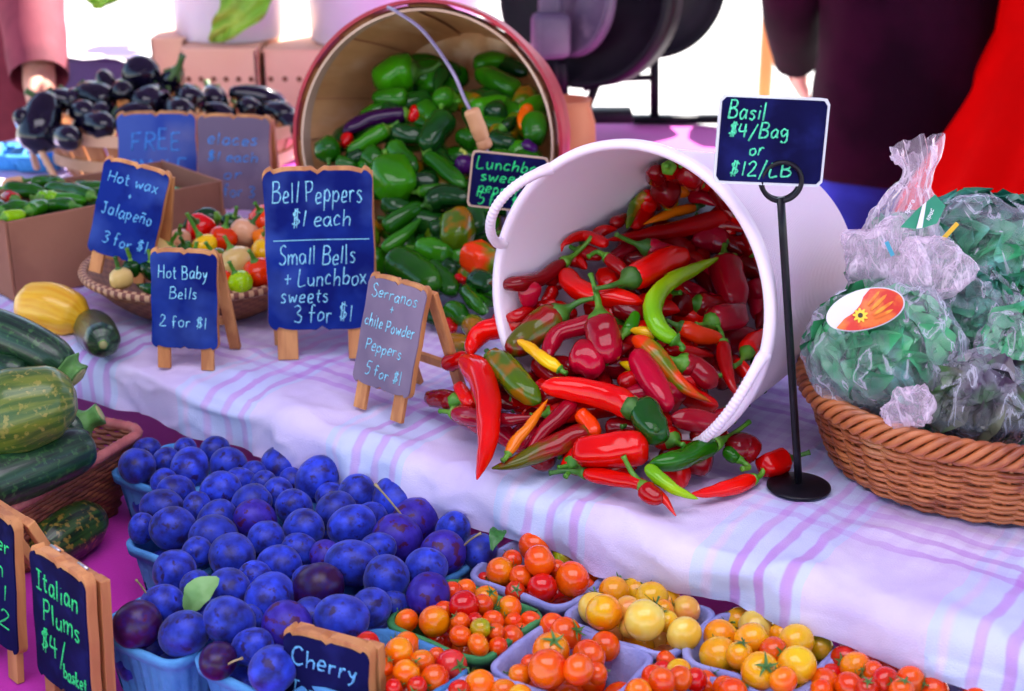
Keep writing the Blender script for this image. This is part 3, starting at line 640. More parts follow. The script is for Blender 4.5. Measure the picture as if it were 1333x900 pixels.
aframe('grey violet chalkboard with faint blue writing, right of the FREE sign',Vector((-.392,2.035,0)),R(-10),.106,.160,.03,R(10),
  [('elaces',.70,.12,.72,None),('$1 each',.52,.11,.72,None),('or',.33,.12,.28,None),('4 for 3',.14,.12,.62,None)],m_bgrey,m_cfaint,group=gs,spread=.3,rad=.001,th=.008)
sf=P(98,934,LT)
aframe('navy chalkboard reading Italian Plums, folded shut beside the plum baskets',sf+Vector((.0,.006,0)),R(-44),.084,.139,.024,R(3),
  [('Italian',.73,.16,.78,None),('Plums',.50,.16,.70,-.30),('$4/',.24,.17,.50,-.38),('basket',.13,.11,.44,.02)],m_bnavy,m_cgreen,spread=.0,group=gs,th=.009,hinge=True,rad=.0011)
aframe('navy chalkboard cut off by the left edge, reading $2 in green',P(0,868,LT)+Vector((.004,0,0)),R(-44),.085,.150,.03,R(5),
  [('Pepper',.76,.13,.9,None),('each',.57,.13,.62,None),('1',.38,.13,None,.28),('3 $2',.17,.15,.8,None)],m_bnavy,m_cgreen,spread=.5,group=gs,th=.008,rad=.0009)
aframe('navy chalkboard reading Cherry, wedged between plum and tomato baskets',P(436,985,LT),R(-25),.076,.107,.02,R(3),
  [('Cherry',.70,.17,.80,None),('Tomatoes',.40,.15,.84,None),('$4 basket',.12,.13,.80,None)],m_bnavy,m_cblue,spread=.06,group=gs,th=.010,rad=.001)

# Basil sign on a black stand
m_blk=mat('black_metal',(.003,.003,.006),(.006,.005,.010),scale=40,spec=.25,rough=.38,bump=.1,bscale=120)
m_white=mat('white_sign_rim',(.68,.70,.76),rough=.4)
bp_=P(1038,631,0)+Vector((0,-.006,0)); top=PD(1016,262,bp_.y+.002)
bs=empty('basil_sign_stand',bp_,'black metal sign stand with a round foot reading Basil, before the white tub','price sign')
mb=MB(); mb.add(*loft([circ(.027,0,64),circ(.0285,.0008,64),circ(.0285,.0022,64),circ(.0265,.0032,64),circ(.004,.0048,64)],capb=True,capt=True)); obj('round_foot',mb.mesh(),m_blk,bs)
tl=top-bp_; ax_=tl.normalized()
obj('post',MB().tube([Vector((0,0,.003))+tl*(i/8) for i in range(9)],.0047,12,flat=.55).mesh(),m_blk,bs)
rp=[tl+Vector((.0165*math.sin(2*math.pi*i/48),0,.0165-.0165*math.cos(2*math.pi*i/48))) for i in range(49)]
v,f,uv=tube(rp,.0021,8,cap=False); mb=MB(); mb.add(v,f,uv)
rp=[p+Vector((0,.007,0)) for p in rp]; v,f,uv=tube(rp,.0021,8,cap=False); mb.add(v,f,uv); obj('ring_clip',mb.mesh(),m_blk,bs)
def plate(name,c,w,h,yaw,roll,lines,m_chalk,par,pitch=0,slope=0,rad=.0009,m_edge=None,seed=0):
    M=Matrix.Translation(c)@Matrix.Rotation(yaw,4,'Z')@Matrix.Rotation(pitch,4,'X')@Matrix.Rotation(roll,4,'Y')
    ro=[(p.x,p.y) for p in rrect(w/2,h/2,.005,60)]; ri=[(p.x,p.y) for p in rrect(w/2-.0022,h/2-.0022,.004,60)]
    me=slab(ro,-.0012,.0012).mesh(); o=obj(name,me,m_edge or m_white,par,False); me.transform(M)
    me=slab(ri,-.0018,-.0008).mesh(); b=obj('chalkboard',me,m_bnavy,o,False); me.transform(M)
    mb=MB()
    for i,(t,zf,size,wd,xo) in enumerate(lines): write(mb,t,xo*w,h*(zf-.5),size*h,wd*w if wd else None,rad,seed+i*5,slope)
    me=mb.mesh(); me.transform(M@Matrix.Translation((0,-.0022,0))@Matrix.Diagonal((1,.4,1,1))); obj('lettering',me,m_chalk,o)
    return o
cb=PD(1004,183.5,bp_.y+.0055)-bp_
plate('sign_plate',cb,.0925,.0735,R(4),R(3.2),[('Basil',.735,.19,.36,-.42),('$4/Bag',.535,.16,.56,-.40),('or',.33,.14,.15,-.20),('$12/LB',.10,.16,.58,-.36)],m_cmint,bs,pitch=R(-6),rad=.0008)
# Lunchbox sign on a thin wire pick stuck in the green peppers
lp=PD(661,237,1.66); pk=empty('lunchbox_sign',(lp.x,lp.y+.02,.03),'small black sign with white rim reading Lunchbox sweet peppers, by the tub handle','price sign')
plate('sign_plate',Vector((0,-.02,lp.z-.03)),.0885,.0655,R(2),R(6.5),[('Lunchbox',.70,.20,.90,-.42),('sweet',.48,.19,.56,-.36),('peppers',.27,.19,.66,-.38),('5 for $1',.05,.19,.58,-.36)],m_cgreen,pk,pitch=R(-4),rad=.0009,m_edge=m_rimw)
obj('wire_pick',MB().tube([Vector((0,-.0165,lp.z+.01-.03)),Vector((0,-.008,.05)),Vector((.002,.01,-.02))],.0014,6).mesh(),m_wire,pk)
# ================================================================ PRODUCE
# ---- peppers -------------------------------------------------------------------------------------------------
def pep(name,c,c2=None,lo=.45,hi=.6,scale=9,**k): return mat(name,c,c2,scale=scale,spec=k.pop('spec',.2),rough=k.pop('rough',.13),coat=k.pop('coat',.3),bump=.12,bscale=45,lo=lo,hi=hi,var=.14,detail=2,**k)
PM={'red':pep('red_pepper_skin',(.52,.001,.001),(.34,.001,.002)),'bright':pep('bright_red_pepper_skin',(.74,.004,.001),(.60,.002,.001)),'deep':pep('deep_red_pepper_skin',(.16,.001,.003),(.28,.001,.003)),
 'mag':pep('magenta_red_pepper_skin',(.40,.001,.020),(.26,.001,.008)),'orange':pep('orange_pepper_skin',(.82,.18,.002),(.75,.10,.002)),'ored':pep('orange_red_pepper_skin',(.74,.04,.001),(.66,.012,.001)),
 'yellow':pep('yellow_pepper_skin',(.82,.50,.004),(.76,.38,.004)),'lime':pep('lime_green_pepper_skin',(.32,.56,.003),(.16,.42,.004)),'green':pep('green_pepper_skin',(.010,.095,.002),(.022,.15,.003)),
 'dgreen':pep('dark_green_pepper_skin',(.004,.040,.005),(.008,.075,.006)),'bgreen':pep('bright_green_pepper_skin',(.035,.23,.002),(.018,.14,.003)),'olive':pep('olive_green_pepper_skin',(.07,.14,.003),(.30,.12,.003),lo=.5,hi=.6,scale=34),
 'brown':pep('red_green_mottled_skin',(.26,.004,.004),(.09,.09,.004),lo=.45,hi=.56,scale=38),'twotone':pep('orange_to_green_skin',(.72,.035,.002),(.10,.16,.003),lo=.52,hi=.62,scale=26),
 'purple':pep('purple_pepper_skin',(.05,.002,.09),(.03,.002,.04)),'pale':pep('pale_yellow_pepper_skin',(.74,.60,.24),(.72,.50,.16)),'peach':pep('peach_pepper_skin',(.74,.38,.20),(.70,.42,.16))}
m_stem=mat('green_stem',(.05,.22,.008),(.11,.28,.015),scale=60,rough=.5,bump=.2,bscale=200,var=.15); m_stemd=mat('dark_green_stem',(.018,.10,.006),(.045,.15,.01),scale=60,rough=.5,var=.15); m_stemt=mat('dry_tan_stem',(.36,.30,.10),(.26,.24,.08),scale=80,rough=.6)
PROF={'chili':[(0,.50),(.04,.78),(.12,.98),(.3,1),(.55,.86),(.78,.58),(.93,.27),(1,.06)],
 'blunt':[(0,.55),(.05,.85),(.15,1.02),(.4,1),(.7,.92),(.88,.72),(.96,.45),(1,.12)],
 'stub':[(0,.50),(.06,.86),(.18,1.04),(.38,1.06),(.6,.93),(.8,.78),(.93,.52),(1,.12)],
 'bell':[(0,.30),(.05,.78),(.15,1.02),(.4,1.08),(.7,.98),(.88,.82),(.96,.52),(1,.15)],
 'round':[(0,.30),(.06,.62),(.18,.92),(.38,1.06),(.6,1.02),(.8,.80),(.93,.48),(1,.10)]}
def pepper(pts,r,kind,col,label=None,group=None,stem=.02,sdir=None,sm=None,name='pepper',lump=.09,seed=0,cat='pepper'):
    """pts: centre line from the stem end to the tip (world); one pepper thing > stem"""
    rn=random.Random(seed*7919+13); pts=[Vector(p) for p in pts]
    if len(pts)==2:
        d=pts[1]-pts[0]; pts=[pts[0],(pts[0]+pts[1])/2+Vector((rn.uniform(-1,1),rn.uniform(-1,1),rn.uniform(0,1)))*d.length*.09,pts[1]]
    L=sum((b-a).length for a,b in zip(pts,pts[1:]))
    n=26 if kind=='chili' else 22; cl=cr(pts,n); pr=PROF[kind]
    ts=[i/(n-1) for i in range(n)]
    # denser rings at both ends
    ts=[.5-.5*math.cos(math.pi*t) for t in ts]; fine=cr(pts,160); cl=[fine[min(159,int(round(t*159)))] for t in ts]
    rad=[r*lerpprof(pr,t) for t in ts]; lob=rn.choice((3,4)); la={'bell':.09,'stub':.08,'round':.05,'blunt':.05,'chili':.03}[kind]; p0=rn.uniform(0,6.28); off=Vector((rn.uniform(0,50),0,0))
    def mod(t,a):
        tt=.5-.5*math.cos(math.pi*t); s=tt*L/r
        return 1+la*math.cos(lob*a+p0)*(.5+.9*tt)+lump*2.0*noise.noise(off+Vector((math.cos(a)*.9,math.sin(a)*.9,s*.55)))+lump*.7*noise.noise(off+Vector((math.cos(a)*2.2,math.sin(a)*2.2,s*1.7)))
    c=sum(cl,Vector())/n; mb=MB(); mb.tube([p-c for p in cl],rad,16,mod=mod)
    o=obj(name,mb.mesh(name),PM[col]); o.location=c
    tag(o,label,cat,group)
    if stem:
        d0=(cl[0]-cl[2]).normalized(); sd=Vector(sdir).normalized() if sdir is not None else (d0+Vector((rn.uniform(-.4,.4),rn.uniform(-.4,.2),rn.uniform(-.1,.5)))).normalized()
        a=cl[0]-c; rr=r*lerpprof(pr,.04)*(.6 if kind=='round' else 1)
        q=[a-d0*rr*.35,a+d0*rr*.02,a+d0*rr*.28,a+d0*rr*.6]; rs=[rr*1.06,rr*.98,rr*.55,max(.0026,rr*.28)]
        tip=a+d0*(rr*.6+stem*.45)+sd*stem*.6
        mid=a+d0*(rr*.6+stem*.4)+sd*stem*.12
        path=cr(q+[mid,tip],16); rad2=[lerpprof([(0,rs[0]),(.12,rs[1]),(.25,rs[2]),(.38,rs[3]),(.9,max(.0021,rs[3]*.62)),(1,max(.0028,rs[3]*.85))],i/15) for i in range(16)]
        mb=MB(); mb.tube(path,rad2,10,mod=lambda t,a_:1+.08*math.sin(5*a_+seed)*(1 if t<.3 else .4))
        obj('stem',mb.mesh('stem'),sm or rn.choice((m_stem,m_stem,m_stemd)),o)
    return o

class Heap:
    """a heap's surface: every side is a sight of (points, slope, knee, slope beyond the knee) rising inwards"""
    def __init__(s,sides): s.sides=sides
    def h(s,x,y):
        z=9
        for (b,sl,kn,k2) in s.sides:
            best=9; sgn=1
            for (a,c) in zip(b,b[1:]):
                dx,dy=c[0]-a[0],c[1]-a[1]; t=max(0,min(1,((x-a[0])*dx+(y-a[1])*dy)/(dx*dx+dy*dy))); d=math.hypot(x-a[0]-dx*t,y-a[1]-dy*t)
                if d<best-1e-9: best=d; sgn=1 if dx*(y-a[1])-dy*(x-a[0])>0 else -1
            d=best*sgn; z=min(z,sl*min(d,kn)+k2*max(0,d-kn))
        return max(0,z)
    def hit(s,px,py,off):
        d=ray(px,py); t=.9
        while t<2.6:
            p=Vector((0,0,CH))+d*(t/d.y)
            if p.z<=s.h(p.x,p.y)+off: return p
            t+=.003
        return p
W2=lambda L:[(P(x,y).x,P(x,y).y) for x,y in L]
RED=Heap([(W2([(535,330),(545,430),(548,560)]),1.7,.12,.7),(W2([(490,470),(632,634),(720,740)]),1.25,.10,.75),(W2([(560,590),(630,634),(740,642),(810,670),(880,686),(960,650),(1030,612),(1100,560)]),.68,.16,.70)])
GRN=Heap([(W2([(250,400),(400,412),(500,420),(560,440),(600,478),(640,474),(760,440)]),.70,.3,.5)])
def in_tub(p,r):
    """pull a point that would sit inside the tub's wall back towards the middle of the tub"""
    rel=p-TUBC; dz=rel.dot(ta)
    if dz>-.004: return p
    lat=rel-ta*dz; lim=tubr(max(dz,-TUBL))-.004-r; dz2=max(dz,-TUBL+.012+r)
    if lat.length>lim: lat=lat*(lim/lat.length)
    return TUBC+ta*dz2+lat
def wall_hit(px,py,r):
    d=ray(px,py); t=1.0; last=None
    while t<1.9:
        p=Vector((0,0,CH))+d*(t/d.y); rel=p-TUBC; dz=rel.dot(ta)
        if dz<-.004:
            lat=(rel-ta*dz).length
            if lat>tubr(max(dz,-TUBL))-.004-r or dz<-TUBL+.012+r:
                if last is not None: return last
            else: last=p
        t+=.003
    return last
def heap_pepper(heap,px,rpx,kind,col,lift=0,sink=.55,**k):
    """px: photo points from stem end to tip; rpx: half width in photo pixels"""
    p0=heap.hit(*px[0],.01); r=rpx*cdepth(p0)/FPX*(.93 if kind in('chili','blunt') else 1)
    q=[heap.hit(a,b,r*sink+lift) for a,b in px]
    if heap is RED:
        q2=[]
        for (a,b),p in zip(px,q):
            w_=wall_hit(a,b,r)
            q2.append(w_ if (w_ is not None and w_.y<p.y) else p)
        q=q2
    return q,r
COLN={'red':'red','bright':'bright red','deep':'dark red','mag':'magenta red','orange':'orange','ored':'orange red','yellow':'yellow','lime':'lime green','green':'green','dgreen':'dark green','bgreen':'bright green','olive':'olive green','brown':'mottled red and green','twotone':'orange and green','purple':'purple','pale':'pale yellow','peach':'peach coloured'}
KIN={'chili':'slender','blunt':'blunt','stub':'stubby','bell':'bell shaped','round':'rounded'}
reds=[ # (points stem->tip, half width, kind, colour, lift, label or None, stem length, stem-tip pixel)
 ([(735,341),(701,364),(668,370),(636,369)],11,'chili','deep',.012,'dark red chili poking left out of the white tub past its rim',.035,(757,316)),
 ([(790,318),(760,307),(735,317),(731,328)],9,'chili','red',.006,'thin red chili with a hooked tip high in the tub',0,None),
 ([(962,277),(941,283),(877,300),(788,313)],13,'chili','red',.006,'long red chili lying level across the back of the tub',.02,None),
 ([(1000,268),(960,262),(925,275)],10,'chili','deep',0,None,.02,None),
 ([(905,270),(872,278),(838,292)],8,'chili','orange',.008,'small orange chili at the back of the tub',.02,(925,262)),
 ([(842,251),(826,270),(816,298)],9,'chili','olive',.006,'olive green pepper at the back left of the red heap',0,None),
 ([(843,258),(838,275),(824,297)],13,'stub','red',0,None,0,None),
 ([(870,262),(866,244),(868,216)],18,'stub','deep',.004,'shadowed dark red pepper at the very top of the heap',.015,(872,282)),  # shade at the heap top put into the deep red skin
 ([(905,238),(896,222),(897,206)],16,'stub','deep',0,None,.012,None),
 ([(930,240),(945,258),(962,275)],15,'blunt','deep',0,None,.015,None),
 ([(912,300),(948,293),(985,302)],12,'chili','deep',0,None,.02,None),
 ([(950,318),(925,312),(902,312)],17,'stub','mag',0,None,.015,None),
 ([(985,330),(970,318),(945,322)],14,'blunt','deep',0,None,.015,None),
 ([(820,363),(845,352),(872,338),(895,332)],21,'blunt','bright',.010,'blunt bright red pepper with a long pale stem in the tub middle',.035,(786,369)),
 ([(840,322),(862,330),(892,345)],16,'blunt','mag',.004,None,.03,(808,304)),
 ([(735,354),(748,373),(772,384),(806,388),(836,394)],15,'blunt','bright',.006,'curved bright red pepper near the left wall of the tub',.0,None),
 ([(790,335),(806,348),(828,368)],10,'chili','red',.002,None,.025,(772,348)),
 ([(690,366),(688,382),(690,402)],14,'stub','mag',.012,'small wrinkled magenta pepper at the tub rim',0,None),
 ([(664,398),(652,412),(634,432)],11,'chili','mag',.010,None,.025,(676,383)),
 ([(690,414),(660,424),(630,430),(616,446),(613,462)],16,'blunt','bright',.006,'bent bright red pepper at the left shoulder of the heap',.0,None),
 ([(725,395),(700,402),(672,412),(650,420)],11,'chili','red',.0,None,.0,None),
 ([(730,408),(705,425),(680,445),(660,462)],23,'blunt','brown',.008,'mottled red and green pepper with a thick grey green stem',.03,(768,401)),
 ([(790,420),(760,424),(728,434),(716,452),(715,466)],14,'blunt','mag',.008,'curved magenta red pepper beside the yellow chili',0,None),
 ([(782,418),(784,434),(789,452),(795,468)],23,'stub','mag',.016,'plump magenta red pepper with an upright curved stem',.045,(768,374)),
 ([(730,482),(708,467),(688,452),(664,437)],9,'chili','yellow',.020,'slim yellow chili lying on the red heap',.004,None),
 ([(880,444),(857,425),(850,398),(868,370),(905,350),(940,334)],14,'chili','lime',.022,'long curved lime green pepper on the red heap',.012,(868,452)),
 ([(815,432),(823,420),(828,405)],9,'stub','bgreen',.006,None,.02,None),
 ([(944,338),(948,360),(954,385),(955,402)],24,'blunt','mag',.008,'broad magenta red pepper right of the lime green one',.012,None),
 ([(925,420),(945,414),(968,408)],19,'bell','mag',.012,'short wrinkled magenta pepper right of the lime pepper',.02,(910,418)),
 ([(975,382),(990,378),(1000,388)],15,'stub','mag',.004,None,0,None),
 ([(1000,395),(992,412),(985,428)],11,'chili','deep',0,None,0,None),
 ([(884,425),(905,434),(940,442)],13,'blunt','ored',.012,'orange red pepper under the lime green one',.01,None),
 ([(972,460),(980,446),(995,428)],14,'chili','bright',.010,'bright red chili by the right rim with a curved stem',.03,(948,474)),
 ([(866,456),(890,456),(930,464)],10,'chili','red',.004,None,.0,None),
 ([(941,446),(943,468),(950,495),(963,520)],11,'chili','red',.014,'straight red chili hanging down near the right rim',.018,(932,430)),
 ([(826,441),(850,456),(872,484),(895,508),(926,524)],13,'chili','twotone',.010,'long orange red chili running diagonally down the heap',.0,None),
 ([(988,477),(986,470),(984,460)],10,'stub','green',.008,'round green pepper end by the right rim',.005,None),
 ([(978,492),(966,480),(957,468)],10,'blunt','bright',.008,None,.02,(986,500)),
 ([(886,472),(902,478),(918,490),(932,504)],19,'blunt','mag',.008,'magenta pepper with a short stem below the lime one',.02,(872,462)),
 ([(830,462),(842,485),(858,512),(872,536)],19,'blunt','mag',.004,'dark magenta pepper behind the big bright red one',0,None),
 ([(744,462),(762,468),(782,486)],22,'stub','mag',.008,'round magenta red pepper above the big bright red one',.0,None),
 ([(784,470),(800,458),(824,452)],13,'chili','deep',.004,None,.02,None),
 ([(823,532),(795,518),(752,507),(704,503)],20,'blunt','bright',.020,'big bright red pepper pointing left with a hooked green stem',.035,(842,566)),
 ([(806,502),(822,494),(840,486)],13,'chili','red',.004,None,0,None),
 ([(832,530),(846,550),(862,574)],24,'blunt','dgreen',.010,'fat dark green pepper with its tan stem towards us',.022,(896,577)),
 ([(950,540),(930,552),(905,548),(874,543)],17,'blunt','mag',.012,'bent magenta red pepper lying against the tub rim',.02,(970,530)),
 ([(930,578),(905,590),(875,601),(845,604)],15,'blunt','green',.006,'wrinkled green pepper on the cloth below the heap',.045,(966,550)),
 ([(842,608),(858,622),(880,638),(909,650)],10,'chili','lime',.012,'small lime green chili with its tip on the cloth',.0,None),
 ([(842,578),(815,584),(780,588),(745,590)],23,'bell','bright',.010,'large blocky bright red pepper low in the heap',.0,None),
 ([(760,616),(792,622),(832,630),(862,648),(880,672)],11,'chili','bright',.004,'long red chili on the cloth curling down at its tip',.03,(716,623)),
 ([(838,634),(848,645),(862,652)],13,'stub','red',.008,'tiny wrinkled dark pepper under the lime chili tip',.03,(830,618)),
 ([(981,624),(960,632),(930,640),(897,644)],12,'chili','bright',.0,'lone red chili lying on the cloth left of the black stand',.018,(985,608)),
 ([(985,596),(968,583),(950,588)],19,'bell','deep',.004,'dark red pepper in shade behind the black stand',0,None),
 ([(962,598),(950,590),(942,584)],9,'stub','green',.006,None,.025,(930,601)),
 ([(1024,598),(1008,603),(990,608)],17,'bell','red',.004,'small crumpled red pepper just left of the black post',.02,(1052,590)),
 ([(604,470),(624,486),(634,520),(636,560),(630,594),(621,624)],19,'chili','bright',.020,'long shiny bright red pepper hanging down at the left front',.0,None),
 ([(640,465),(660,485),(680,505),(703,524)],20,'blunt','olive',.012,'olive green pepper with red blush left of the heap',.006,None),
 ([(594,522),(578,520),(556,518)],15,'blunt','deep',.0,None,.02,None),
 ([(592,538),(625,545),(660,547),(706,543)],14,'chili','mag',.004,'long magenta pepper lying flat at the left front',.02,(566,536)),
 ([(661,592),(672,574),(688,556),(713,520)],8,'chili','orange',.018,'slim orange chili at the lower left of the heap',.006,None),
 ([(748,524),(722,548),(700,570),(686,590)],12,'chili','mag',.010,None,0,None),
 ([(770,562),(740,572),(705,588),(672,602),(640,610)],17,'chili','brown',.004,'dark maroon chili with a green streak at the bottom left',.0,None),
 ([(755,536),(765,548),(778,566)],12,'blunt','ored',.008,None,0,None),
 ([(580,474),(594,470),(608,462)],12,'blunt','red',.004,None,0,None),
 ([(618,528),(606,516),(596,500)],12,'blunt','bright',.0,None,0,None),
 ([(700,472),(716,488),(735,498)],15,'blunt','deep',-.006,None,0,None),
 ([(905,395),(925,400),(950,396)],18,'blunt','deep',-.004,None,.012,None),
 ([(880,500),(905,520),(935,530)],15,'blunt','red',-.006,None,0,None),
 ([(960,345),(985,352),(1002,365)],16,'blunt','deep',-.004,None,0,None),
 ([(800,398),(825,408),(850,418)],16,'blunt','deep',-.006,None,0,None),
 ([(850,470),(830,478),(806,472)],11,'chili','yellow',.0,'short yellow pepper half buried in the middle of the heap',0,None),
 ([(855,438),(838,432),(818,430)],9,'chili','yellow',.008,'yellow chili beneath the curved end of the lime one',.012,None),
 ([(900,560),(925,572),(948,566)],14,'blunt','deep',-.002,None,0,None),
 ([(790,560),(812,556),(835,562)],16,'blunt','deep',-.004,None,0,None),
]
for (x,y,dx,dy,rp,c,kd) in [(905,232,14,12,13,'deep','stub'),(926,248,16,16,12,'red','chili'),(948,268,10,20,13,'deep','blunt'),(966,292,12,14,12,'red','chili'),(980,318,6,18,13,'deep','blunt'),(993,350,6,18,12,'red','stub'),(1001,380,2,16,11,'deep','blunt'),(1004,412,-2,16,12,'red','chili'),(998,446,-6,16,11,'deep','blunt'),(882,228,12,10,12,'red','stub'),(915,262,18,6,11,'mag','chili'),(940,296,18,8,12,'red','blunt'),(960,322,14,10,13,'deep','stub'),(975,352,10,14,11,'red','chili'),(985,400,4,16,12,'mag','blunt'),(858,236,6,14,12,'deep','stub'),(850,262,10,8,11,'red','blunt'),(895,252,14,4,11,'orange','chili'),(812,288,14,-4,10,'deep','chili'),(788,304,16,-6,9,'red','chili'),(768,330,14,4,11,'deep','blunt'),(752,344,12,6,10,'red','chili'),(722,366,10,8,11,'deep','blunt'),(712,384,-8,10,10,'red','chili')]:
    reds.append(([(x-dx,y-dy),(x+(dy if kd=='chili' else 0)*.25,y-(dx if kd=='chili' else 0)*.25),(x+dx,y+dy)],rp,kd,c,-.003,None,.012 if (x+y)%3==0 else 0,None))
gr='red pepper heap from the tub'
cent=[(sum(p[0] for p in it[0])/len(it[0]),sum(p[1] for p in it[0])/len(it[0])) for it in reds]; rk=rank_rows(cent,42)
for i,(pts,rp,kd,col,lift,lab,sl,sp) in enumerate(reds):
    q,r=heap_pepper(RED,pts,rp,kd,col,lift)
    sd=None
    if sp: sd=RED.hit(sp[0],sp[1],r*.6+lift+.008)-q[0]
    nm='chili_pepper' if kd=='chili' else 'pepper'
    if lab is None: lab='%s %s pepper, %s from left in the %s row of the red heap'%(COLN[col],KIN[kd],ordinal(rk[i][1]),ordinal(rk[i][0]))
    pepper(q,r,kd,col,lab,gr,stem=(sl*1.0 if sl else 0),sdir=sd,name=nm,seed=i,sm=m_stemt if 'tan stem' in lab else None)
rn=random.Random(5); k=0
cols=['red','deep','mag','red','deep','bright','red','mag','deep']
ain=ta
while k<85:
    x=rn.uniform(-.09,.30); y=rn.uniform(1.17,1.52); h=RED.h(x,y)
    if h<.028 or (x>.24 and y<1.25): continue
    rel=Vector((x,y,h))-TUBC; dz=rel.dot(ta); rad_=(rel-ta*dz).length
    if dz<0 and rad_>tubr(max(dz,-TUBL))-.03: continue
    if dz>=0 and x>.17: continue
    if dz<-.235: continue
    r=rn.uniform(.010,.016); a=rn.uniform(0,6.28); L=rn.uniform(.03,.075)
    c=Vector((x,y,max(r,h-r*.9-rn.uniform(0,.012)))); d=Vector((math.cos(a),math.sin(a),rn.uniform(-.3,.3)))*L/2
    a1=c-d; b1=c+d; bad=False
    for e in (a1,b1):
        e.z=max(r*.9,e.z); re=e-TUBC; dze=re.dot(ta)
        if dze<.0 and (re-ta*dze).length>tubr(max(dze,-TUBL))-r-.004: bad=True
        if e.z>RED.h(e.x,e.y)+.004: bad=True
    if bad: continue
    pepper([a1,b1],r,rn.choice(['chili','blunt','blunt','stub']),cols[k%9],'red pepper mostly buried under the others in the red heap','buried peppers of the red heap',stem=.012 if k%3==0 else 0,seed=200+k); k+=1

